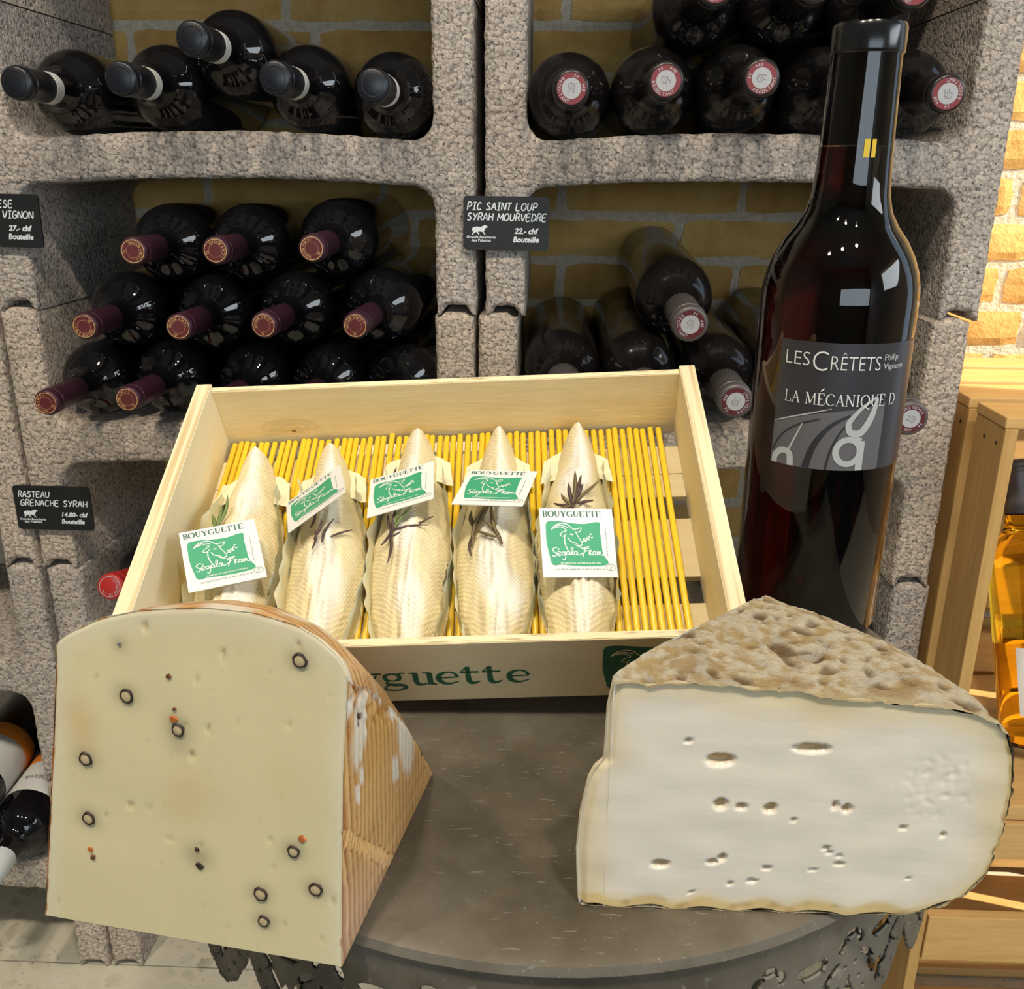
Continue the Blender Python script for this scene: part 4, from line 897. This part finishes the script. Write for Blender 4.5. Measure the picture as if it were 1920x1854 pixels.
for side in (0, 1):                         # flat ridged sides
    ns = 190; nr = 90; b0 = len(V); zt = interp(TOPZ, side)
    for k in range(ns+1):
        pv, pz = prof(k/ns)
        for j in range(nr+1):
            g = j/nr; y = pv*D*g; z = zt*pz*g
            # even spacing: depth by row, height by column
            gy = j/nr; yy = gy*D*.985; topz = None
            V.append((0, 0, 0)); Cc.append((0, 0, 0))
    def back_z(y):
        for (a0, b0_), (a1, b1) in zip(PROF, PROF[1:]):
            if y/D <= a1: return zt*lerp(b0_, b1, (y/D-a0)/max(a1-a0, 1e-6))
        return 0.0
    for k in range(ns+1):
        y = k/ns*D*.985; zt_y = max(back_z(y), 0.0004)
        for j in range(nr+1):
            z = zt_y*j/nr; u0 = uR(z) if side else uL(z)
            n1 = noise.noise(Vector((y*60, z*60, 2+side*9))); n2 = noise.noise(Vector((y*35+5, z*22, 4)))
            ph = (y+0.10*z)*2*PI/0.00385+1.6*n1+.8*noise.noise(Vector((y*30, z*200, 1))); hg = math.sin(ph)
            band = abs((z-.0475)+(y-.002)*1.02+.0015*n1); inb = sstep(.0045, .0025, band)
            hb = math.sin((y-z*.6)*2*PI/0.0038+.8*n1); h = lerp(hg, hb, inb)
            up = sstep(.080, .100, z+y*.55+.010*n1); h = lerp(h, noise.noise(Vector((y*420, z*300, 6)))*1.8, up)
            amp = .00115*min(1, z/.003)*min(1, (zt_y-z)/.003)*min(1, y/.002)
            wt = noise.noise(Vector((y*75+2, z*42, 11+side)))*1.0+noise.noise(Vector((y*260, z*120, 3)))*.25
            w = max(sstep(.22, .38, wt-.28+.62*up), 0.9*sstep(.011, .007, math.hypot((y-.062)*1.1+(z-.040)*.35, (z-.047)*.42)), .9*sstep(.008, .005, math.hypot(y-.011, (z-.080)*.5)))
            if side == 0: w *= .5
            idx = b0+k*(nr+1)+j
            V[idx] = (u0+(1 if side else -1)*(amp*h+.0002), y, z)
            lil = sstep(.035, .0, z+.6*y-.012)*.55
            c = rind_col(h*1.0+.15*n1, n1, n2, w*.92 if not inb > .5 else w*.1); c = c.lerp(Vector((.56, .42, .46)), lil*.5)
            if math.hypot(y-.0095, z-.0845) < .0018 or math.hypot(y-.083, z-.0235) < .0018: c = Vector((.07, .03, .03))
            Cc[idx] = c
    for k in range(ns):
        for j in range(nr):
            q = b0+k*(nr+1)+j; f4 = (q, q+nr+1, q+nr+2, q+1); F.append(f4 if side else tuple(reversed(f4)))
mesh('rind', V, F, M_RINDP, pec, True, Cc)
for x, z in PEP:
    rr = random.uniform(.0021, .0025); pts = []
    o = empty('tmp'); bpy.data.objects.remove(o)
    V, F = [], []; n = 18
    for i in range(n):
        a = 2*PI*i/n; q = rr*(1+.10*random.uniform(-1, 1)); 
        for kk in range(4):
            t = (0, .35, .7, 1)[kk]; rad = lerp(q*.66, q*1.05, t); V.append((x+rad*math.cos(a)*.95, (-.00035, -.0007, -.0006, .0006)[kk], z+rad*math.sin(a)*1.06))
    for i in range(n):
        j = (i+1) % n
        for kk in range(3): F.append((4*i+kk, 4*i+kk+1, 4*j+kk+1, 4*j+kk))
    p = mesh('peppercorn', V, F, M_PEPPER, pec, True)
    mesh('core', [(x+rr*.72*math.cos(2*PI*i/12), -.00045, z+rr*.76*math.sin(2*PI*i/12)) for i in range(12)]+[(x, -.0009, z)], [(i, (i+1) % 12, 12) for i in range(12)], M_PEPIN, p, True)
for x, z, m, rr in FLK:
    V, F = [], []; n = 9; rad = [rr*random.uniform(.6, 1.15) for _ in range(n)]
    for i in range(n): a = 2*PI*i/n; V += [(x+rad[i]*math.cos(a), .0004, z+rad[i]*math.sin(a)), (x+rad[i]*.7*math.cos(a), -.0005, z+rad[i]*.7*math.sin(a))]
    for i in range(n): j = (i+1) % n; F.append((2*i, 2*j, 2*j+1, 2*i+1))
    F.append(tuple(2*i+1 for i in range(n))); mesh('pepper_flake', V, F, m, pec)

# ------------------------------------------------------------------ tomme wedge (right)
TO = Vector((0.0727, -0.569, TZ))
tom = empty('tomme_wedge', loc=TO); tag(tom, 'white wedge of tomme cheese with thick mouldy beige rind', 'cheese')
XL = [(0, -.0003), (.004, -.0006), (.022, -.0015), (.0366, -.0007), (.0506, .0016), (.055, .0034), (.058, .0063), (.0773, .0067), (.0867, .0082), (.09, .0085)]
XR = [(0, .105), (.0023, .1155), (.0087, .1263), (.0187, .1332), (.0322, .1355), (.0506, .1357), (.0639, .1337), (.0733, .1299), (.0774, .1233), (.0795, .115)]
HOLES = [(0.0434, 0.0596, 0.0049, 0.0023), (0.0714, 0.0649, 0.0061, 0.0017), (0.0447, 0.0429, 0.0023, 0.0021), (0.0513, 0.0422, 0.0019, 0.0012), (0.0607, 0.042, 0.0022, 0.0019), (0.0687, 0.0377, 0.0010, 0.0008), (0.0813, 0.0437, 0.0010, 0.0016), (0.0851, 0.0426, 0.0016, 0.0017), (0.0266, 0.0185, 0.0031, 0.0016), (0.0467, 0.0219, 0.0014, 0.0016), (0.0437, 0.0201, 0.0021, 0.0009), (0.0617, 0.0184, 0.0016, 0.0008), (0.0802, 0.0271, 0.0012, 0.0008), (0.0815, 0.0254, 0.0011, 0.0007), (0.0853, 0.0207, 0.0016, 0.0009), (0.0769, 0.018, 0.0013, 0.0006), (0.0503, 0.0115, 0.0011, 0.0006), (0.0573, 0.0128, 0.0018, 0.0007), (0.0375, 0.0073, 0.0010, 0.0005), (0.104, 0.0359, 0.0012, 0.0006), (0.117, 0.0335, 0.0007, 0.0011), (0.0848, 0.0241, 0.0009, 0.0005), (0.1081, 0.0156, 0.0008, 0.0005), (0.0327, 0.0665, 0.0012, 0.0007)]
def ttop(x): return interp([(0, .0872), (.03, .0875), (.06, .0858), (.08, .0832), (.1, .0816), (.111, .0812), (.1233, .0774), (.1299, .0733), (.136, .064)], x)
def wave(x): return 0.0011*math.sin(x*330)+0.0010*noise.noise(Vector((x*140, 3, 1)))
V, F, Cc = [], [], []; nx, nz = 190, 120
for i in range(nx+1):
    a = i/nx
    for k in range(nz+1):
        b = k/nz; zz = b*.0875
        for _ in range(2): x = lerp(interp(XL, min(zz, .09)), interp(XR, min(zz, .0733)), a); zz = b*ttop(lerp(.0085, .1299, a))
        if b == 0: pass
        z = zz+(1-b)**3*(.0010+wave(x)*.6)+b**6*.6*wave(x+.3); d = 0.0; sh = 0.0
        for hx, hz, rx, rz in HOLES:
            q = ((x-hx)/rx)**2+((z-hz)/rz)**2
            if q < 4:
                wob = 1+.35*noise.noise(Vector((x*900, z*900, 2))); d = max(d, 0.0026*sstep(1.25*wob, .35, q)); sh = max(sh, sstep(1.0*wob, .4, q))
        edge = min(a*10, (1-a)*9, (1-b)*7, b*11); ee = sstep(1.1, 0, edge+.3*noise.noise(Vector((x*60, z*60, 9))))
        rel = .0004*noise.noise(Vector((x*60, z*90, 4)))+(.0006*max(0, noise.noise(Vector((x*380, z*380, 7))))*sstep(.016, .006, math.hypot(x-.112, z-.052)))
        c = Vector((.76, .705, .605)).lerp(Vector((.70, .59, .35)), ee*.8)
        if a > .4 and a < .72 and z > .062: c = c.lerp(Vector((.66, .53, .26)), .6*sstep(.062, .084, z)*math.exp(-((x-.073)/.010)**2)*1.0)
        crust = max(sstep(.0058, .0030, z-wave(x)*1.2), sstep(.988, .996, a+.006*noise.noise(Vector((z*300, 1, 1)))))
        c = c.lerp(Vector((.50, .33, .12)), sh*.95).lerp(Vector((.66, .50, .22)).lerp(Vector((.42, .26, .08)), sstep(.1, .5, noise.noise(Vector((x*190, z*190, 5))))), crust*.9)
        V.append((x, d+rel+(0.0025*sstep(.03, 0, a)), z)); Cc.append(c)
for i in range(nx):
    for k in range(nz): q = i*(nz+1)+k; F.append((q, q+nz+1, q+nz+2, q+1))
mesh('cheese_paste', V, F, M_PASTET, tom, True, Cc)
# rind: outline of the face swept round the tip
RO = [(0.0084, .0866)]+[(x, ttop(x)) for x in [.012+.0042*i for i in range(25)]]+[(.1160, .0800), (.1200, .0789), (.1233, .0774), (.1268, .0756), (.1299, .0733), (.1320, .0690), (.1337, .0639), (.1350, .0575), (.1357, .0506), (.1358, .0410), (.1355, .0322), (.1346, .0250), (.1332, .0187), (.1302, .0132), (.1263, .0087), (.1210, .0050), (.1155, .0023), (.1080, .0008), (.1000, 0)]+[(x, 0) for x in [.092-.0046*i for i in range(20)]]+[(.001, 0)]
RO2 = []
for p, q in zip(RO, RO[1:]):
    m = max(1, int(math.dist(p, q)/.0011))
    for k in range(m): RO2.append((lerp(p[0], q[0], k/m), lerp(p[1], q[1], k/m)))
RO2.append(RO[-1])
n = len(RO2); nth_ = 100; TH = math.radians(50)
V, F, Cc = [], [], []
for j in range(nth_+1):
    th = TH*j/nth_; s = 1-.11*sstep(0, 1, j/nth_)
    for i, (rx, z) in enumerate(RO2):
        p, q = RO2[max(i-1, 0)], RO2[min(i+1, n-1)]; nr_, nzz = -(q[1]-p[1]), (q[0]-p[0]); ll = math.hypot(nr_, nzz) or 1; nr_, nzz = -nr_/ll*-1, nzz/ll
        xc = interp(XL, min(max(z, 0), .09)) if z > .0005 else 0.0; r = (rx-xc)*s; x, y = xc+r*math.cos(th), r*math.sin(th); z *= (1+.03*j/nth_) if z > .05 else 1
        low = z < .004
        Pp = Vector((x, y, z)); nA = noise.fractal(Pp*70, 1.0, 2.0, 4); nB = noise.fractal(Pp*260, .9, 2.0, 4); nC = noise.noise(Pp*125+Vector((5, 1, 2))); nD = noise.noise(Pp*210+Vector((1, 7, 2)))
        pit = max(sstep(.28, .55, nC), .8*sstep(.35, .6, nD))
        dis = max(-.0018, min(.0009, .0006*nA+.0006*nB-.0013*pit))
        if low: dis = .0006*nB+(wave(x) if j == 0 else 0)*.5
        else: dis = (dis+.0002)*sstep(.0075, .016, rx)
        nx_, nz_ = ((q[1]-p[1]), (p[0]-q[0])); L = math.hypot(nx_, nz_) or 1; nx_, nz_ = -nx_/L*1, -nz_/L
        if low: V.append((x, y, max(-.0008, z+dis*.6+.0002)))
        else: V.append((x+nx_*dis*math.cos(th)*1.0, y+nx_*dis*math.sin(th)-((.0012 if z > .066 else .0003)*(1-j/3) if j < 3 else 0), z+nz_*dis))
        c = Vector((.66, .47, .21)).lerp(Vector((.88, .78, .57)), sstep(-.55, .3, nB+.5*nA)); c = c.lerp(Vector((.50, .30, .08)), sstep(.10, .50, nA+.45*nC-.1)*.7); c = c.lerp(Vector((.17, .085, .022)), pit*.85)
        c = c.lerp(Vector((.78, .72, .58)), sstep(.35, .6, noise.fractal(Pp*150+Vector((9, 9, 9)), 1, 2, 3))*.75)
        if j < 3: c = c.lerp(Vector((.74, .62, .34)), .55)
        Cc.append(c)
for j in range(nth_):
    for i in range(n-1): q = j*n+i; F.append((q, q+1, q+n+1, q+n))
mesh('rind', V, F, M_RINDT, tom, True, Cc)
# the other cut face, turned away
V, F, Cc = [], [], []
c_, s_ = math.cos(TH), math.sin(TH)
for i in range(31):
    z = .0845*i/30; R = interp(XR, min(z, .0795))*.765 if z < .0795 else .080
    xl = interp(XL, z); R = (interp([q for q in XR if q[0] < .074]+[(.0774, .1233), (.0795, .116), (.0816, .1), (.0832, .08), (.0858, .06)], z)-xl)*.888; V += [(xl+.0004, .0012, z), (xl+R*c_, R*s_-.0005, z)]; Cc += [(.78, .74, .63)]*2
for i in range(30): F.append((2*i, 2*i+2, 2*i+3, 2*i+1))
b = len(V)
for i in range(41):
    xr = lerp(.0084, .1345, i/40); q = (xr-.0084)*.889; zb = interp([(0, .0), (.105, 0), (.1155, .0023), (.1263, .0087), (.1332, .0187), (.1355, .0322)], xr)
    for z in (zb, ttop(xr)*lerp(1.0, 1.03, 1 if i else 0)): V.append((.0084+q*c_, .0012+q*s_-.0012, z)); Cc.append((.78, .74, .63))
for i in range(40): F.append((b+2*i, b+2*i+2, b+2*i+3, b+2*i+1))
mesh("back_cut_face", V, F, M_PASTET, tom, True, Cc)

# ------------------------------------------------------------------ tall standing bottle
BBX, BBY = 0.2042, -0.3421
tall = empty('tall_wine_bottle', loc=(BBX, BBY, TZ)); tag(tall, 'tall red wine bottle with grey label standing right of the wooden box', 'bottle')
toC = math.atan2(CAM.y-BBY, CAM.x-BBX)
tall.rotation_euler = (0, 0, toC)
M_TGLASS = mat('dark_green_glass', (0.13, 0.105, 0.07), 0.0); b = M_TGLASS.node_tree.nodes['Principled BSDF']; b.inputs['Transmission Weight'].default_value = 1.0; b.inputs['IOR'].default_value = 1.5
M_WINE = mat('red_wine', (0.10, 0.006, 0.004), 0.0); b = M_WINE.node_tree.nodes['Principled BSDF']; b.inputs['Transmission Weight'].default_value = 1.0; b.inputs['IOR'].default_value = 1.34
RT = 0.0378
TB = [(0.020, 0.0035), (0.030, 0.0), (0.0355, 0.0016), (RT, 0.006), (RT, 0.176), (0.0374, 0.183), (0.0360, 0.190), (0.0332, 0.1975), (0.0290, 0.2050), (0.0240, 0.2115), (0.0203, 0.2180), (0.0184, 0.2255), (0.0175, 0.236), (0.0168, 0.255), (0.0158, 0.2868), (0.0160, 0.2890), (0.0160, 0.2985), (0.0154, 0.3000)]
lathe('glass', TB, M_TGLASS, tall, 72)
lathe('wine', [(max(r-.0022, .001), z+(.0022 if z < .01 else 0)) for r, z in TB if z < .245]+[(.0145, .2475)], M_WINE, tall, 64)
M_FOIL = mat('black_foil', (0.008, 0.009, 0.010), 0.18)
cp_ = lathe('capsule', [(0.0162, 0.2875), (0.0166, 0.2880), (0.0167, 0.2890), (0.0167, 0.2985), (0.0158, 0.3004), (0.0120, 0.3007)], M_FOIL, tall, 48)
lathe('cork', [(0.0100, 0.2480), (0.0105, 0.2485), (0.0105, 0.2990), (0.0088, 0.2995)], mat('cork', (0.13, 0.085, 0.045), 0.8), tall, 24)
# label wraps right of the front; angle 0 faces the viewer, positive x (arc) runs to the viewer's right
M_LAB = mat('dark_grey_label', (0.030, 0.030, 0.036), 0.34)
M_LABG = mat('grey_label_print', (0.105, 0.102, 0.108), 0.5); M_LABL = mat('pale_label_print', (0.40, 0.42, 0.42), 0.5); M_LABW = mat('white_label_print', (0.66, 0.68, 0.66), 0.5); M_LABD = mat('black_label_print', (0.018, 0.018, 0.022), 0.5)
M_LABD2 = mat('soft_grey_print', (0.060, 0.059, 0.066), 0.5)
def wrap(x, y, dr):
    a = x/RT; return ((RT+dr)*math.cos(a), (RT+dr)*math.sin(a), 0.0975+y)
LX0, LX1, LH = -0.0252, 0.072, 0.0625
V, F = [], []
for i in range(61):
    for z in (0, LH): V.append(wrap(lerp(LX0, LX1, i/60), z, .0002))
for i in range(60): F.append((2*i, 2*i+2, 2*i+3, 2*i+1))
lab = mesh('label', V, F, M_LAB, tall, True)
def strip_fill(P, f0, f1, x0, x1, m=24):
    for i in range(m):
        a, b = lerp(x0, x1, i/m), lerp(x0, x1, (i+1)/m); P.v += [Vector((a, f0(a))), Vector((b, f0(b))), Vector((b, f1(b))), Vector((a, f1(a)))]; q = len(P.v); P.f.append((q-4, q-3, q-2, q-1))
P = Print(); arcf = lambda x: .0215+.0085*math.sin((x-LX0)/.030*1.2) if x < .008 else .0300+(x-.008)*.15
strip_fill(P, lambda x: 0.0002, arcf, LX0+.0002, .030, 40); P.build('road_picture', M_LABG, lab, lambda x, y: wrap(x, y, .0003))
P = Print(); P.ribbon([(-.0065, .0002), (-.0035, .012), (.003, .022), (.012, .028)], [.0035, .003, .002, .001]); P.ribbon([(.0030, .0002), (.0045, .010), (.0085, .020), (.015, .0275)], [.0012, .0012, .001, .001]); P.ribbon([(-.0245, .006), (-.020, .015), (-.012, .0215), (-.002, .0255)], .0008); P.build('dark_road_lines', M_LABD, lab, lambda x, y: wrap(x, y, .00045))
P = Print(); P.ribbon([(-.0245, .0215), (-.016, .0248), (-.006, .0282), (.003, .031)], [.0004, .0007, .0007, .0003]); P.ribbon([(-.0152, .0085), (-.0125, .0155), (-.0098, .0225)], [.0011, .0009, .0006])
P.ribbon([(-.0225, .0003), (-.0222, .0040), (-.0190, .0072), (-.0148, .0064), (-.0138, .0003)], .0032)
P.ribbon([(.0190, .0003), (.0190, .0152)], .0036); P.ring(.0128, .0098, .0058, .0030, 30, .0062); P.ribbon([(.0190, .0160), (.0160, .0165)], .0018)
P.ribbon([(.0115, .0230), (.0130, .0195), (.0180, .0195), (.0225, .0270), (.0245, .0360), (.0215, .0350), (.0165, .0310), (.0120, .0250), (.0115, .0225)], [.0028, .0032, .0036, .0034, .0018, .0012, .0018, .0026, .0028]); P.build('road_numbers', M_LABL, lab, lambda x, y: wrap(x, y, .0006))
P = Print(); P.text('LES', -.0215, .0510, .0070, .0120, bold=-.012); P.text('C', -.0080, .0490, .0102, .0068, bold=-.014); P.text('RÊTETS', .0003, .0498, .0072, .0235, bold=-.012)
P.text('Philip', .0258, .0545, .0030, None, bold=-.01); P.text('Vignero', .0256, .0502, .0030, None, bold=-.01)
P.build('name_lettering', M_LABW, lab, lambda x, y: wrap(x, y, .0006))
P = Print(); serif(P, 'LA MECANIQUE D', -.0200, .0325, .0057, .0560, .95); P.ribbon([(-.0028, .0392), (-.0014, .0406)], .0006); P.build('title_lettering', M_LABW, lab, lambda x, y: wrap(x, y, .0007))
def wrapn(x, y): a = x/.0172; return (.0175*math.cos(a), .0175*math.sin(a), .243+y)
P = Print(); P.text('1', .0035, 0, .0078, .0026, bold=.03); P.text('l', .0070, 0, .0078, .0020, bold=.03); P.build('year_mark', mat('yellow_print', (0.62, 0.44, 0.02), 0.5), tall, wrapn)

# ------------------------------------------------------------------ wooden crates on the right
fc = empty('slatted_crate', loc=(0.4405, -0.056, 0)); tag(fc, 'tall upright pine crate with gapped slats, right of the rack', 'crate')
CW, CDp, CHt = 0.40, 0.268, 0.680
for y0, y1 in ((0.0, 0.056), (0.072, 0.130), (0.146, 0.204), (0.220, 0.268)):
    box('side_slat', 0, 0.011, y0, y1, 0.0, CHt-0.010, M_CRATE_Z, fc, 0.0012)
    box('side_slat', CW-0.011, CW, y0, y1, 0.0, CHt-0.010, M_CRATE_Z, fc, 0.0012)
    box('top_slat', -0.001, CW+0.001, y0, y1, CHt-0.0095, CHt, M_CRATE_X, fc, 0.0012)
for z0, z1 in ((0.012, 0.075), (0.095, 0.158), (0.178, 0.241), (0.300, 0.352), (0.385, 0.440), (0.475, 0.530), (0.565, 0.625)):
    box('back_slat', 0.012, CW-0.012, CDp-0.012, CDp-0.002, z0, z1, M_CRATE_X, fc, 0.0012)
for y0, y1 in ((0.002, 0.085), (0.100, 0.165), (0.180, 0.254)):
    box('shelf_board', 0.012, CW-0.012, y0, y1, 0.281, 0.297, M_CRATE_X, fc, 0.0012)
for y0, y1 in ((0.002, 0.060), (0.085, 0.150), (0.175, 0.240)):
    box('bottom_slat', 0.012, CW-0.012, y0, y1, 0.002, 0.013, M_CRATE_X, fc, 0.0012)
box('front_rail', 0.012, CW-0.012, -0.002, 0.010, 0.238, 0.279, M_CRATE_X, fc, 0.0012)
box('front_rail', 0.012, CW-0.012, -0.002, 0.010, 0.110, 0.165, M_CRATE_X, fc, 0.0012)
for y, z in ((0.012, 0.655), (0.035, 0.655), (0.085, 0.655), (0.110, 0.655)):
    v, f = lathe_geo([(0.0016, 0.0), (0.0016, 0.0006)], 8); o = mesh('nail', v, f, M_CAPBLK, fc); o.location = (0.0, y, z); o.rotation_euler = (0, -PI/2, 0)
# white wine bottle leaning in the crate
wb = empty('white_wine_bottle'); tag(wb, 'yellow white wine bottle leaning inside the slatted crate', 'bottle')
M_YG = mat('yellow_wine_glass', (0.93, 0.55, 0.03), 0.0); b = M_YG.node_tree.nodes['Principled BSDF']; b.inputs['Transmission Weight'].default_value = 1.0; b.inputs['IOR'].default_value = 1.35
lathe('glass', BODY, M_YG, wb, 40); lathe('capsule', capsule_prof(0.238, BL), M_CAPGREY, wb, 28)
V, F = [], []
for i in range(21):
    a = lerp(-2.4, -0.6, i/20)
    for z in (.035, .105): V.append(((RB+.0004)*math.cos(a), (RB+.0004)*math.sin(a), z))
for i in range(20): F.append((2*i, 2*i+2, 2*i+3, 2*i+1))
mesh('label', V, F, M_WHITE, wb, True)
Zd = Vector((-0.10, 0.30, 0.95)).normalized(); Xd = Vector((1, 0, 0)); Xd = (Xd-Zd*Xd.dot(Zd)).normalized(); Yd = Zd.cross(Xd)
wb.matrix_world = frame(Vector((0.575, 0.035, 0.3115)), Xd, Yd, Zd)
bpy.context.view_layer.update()
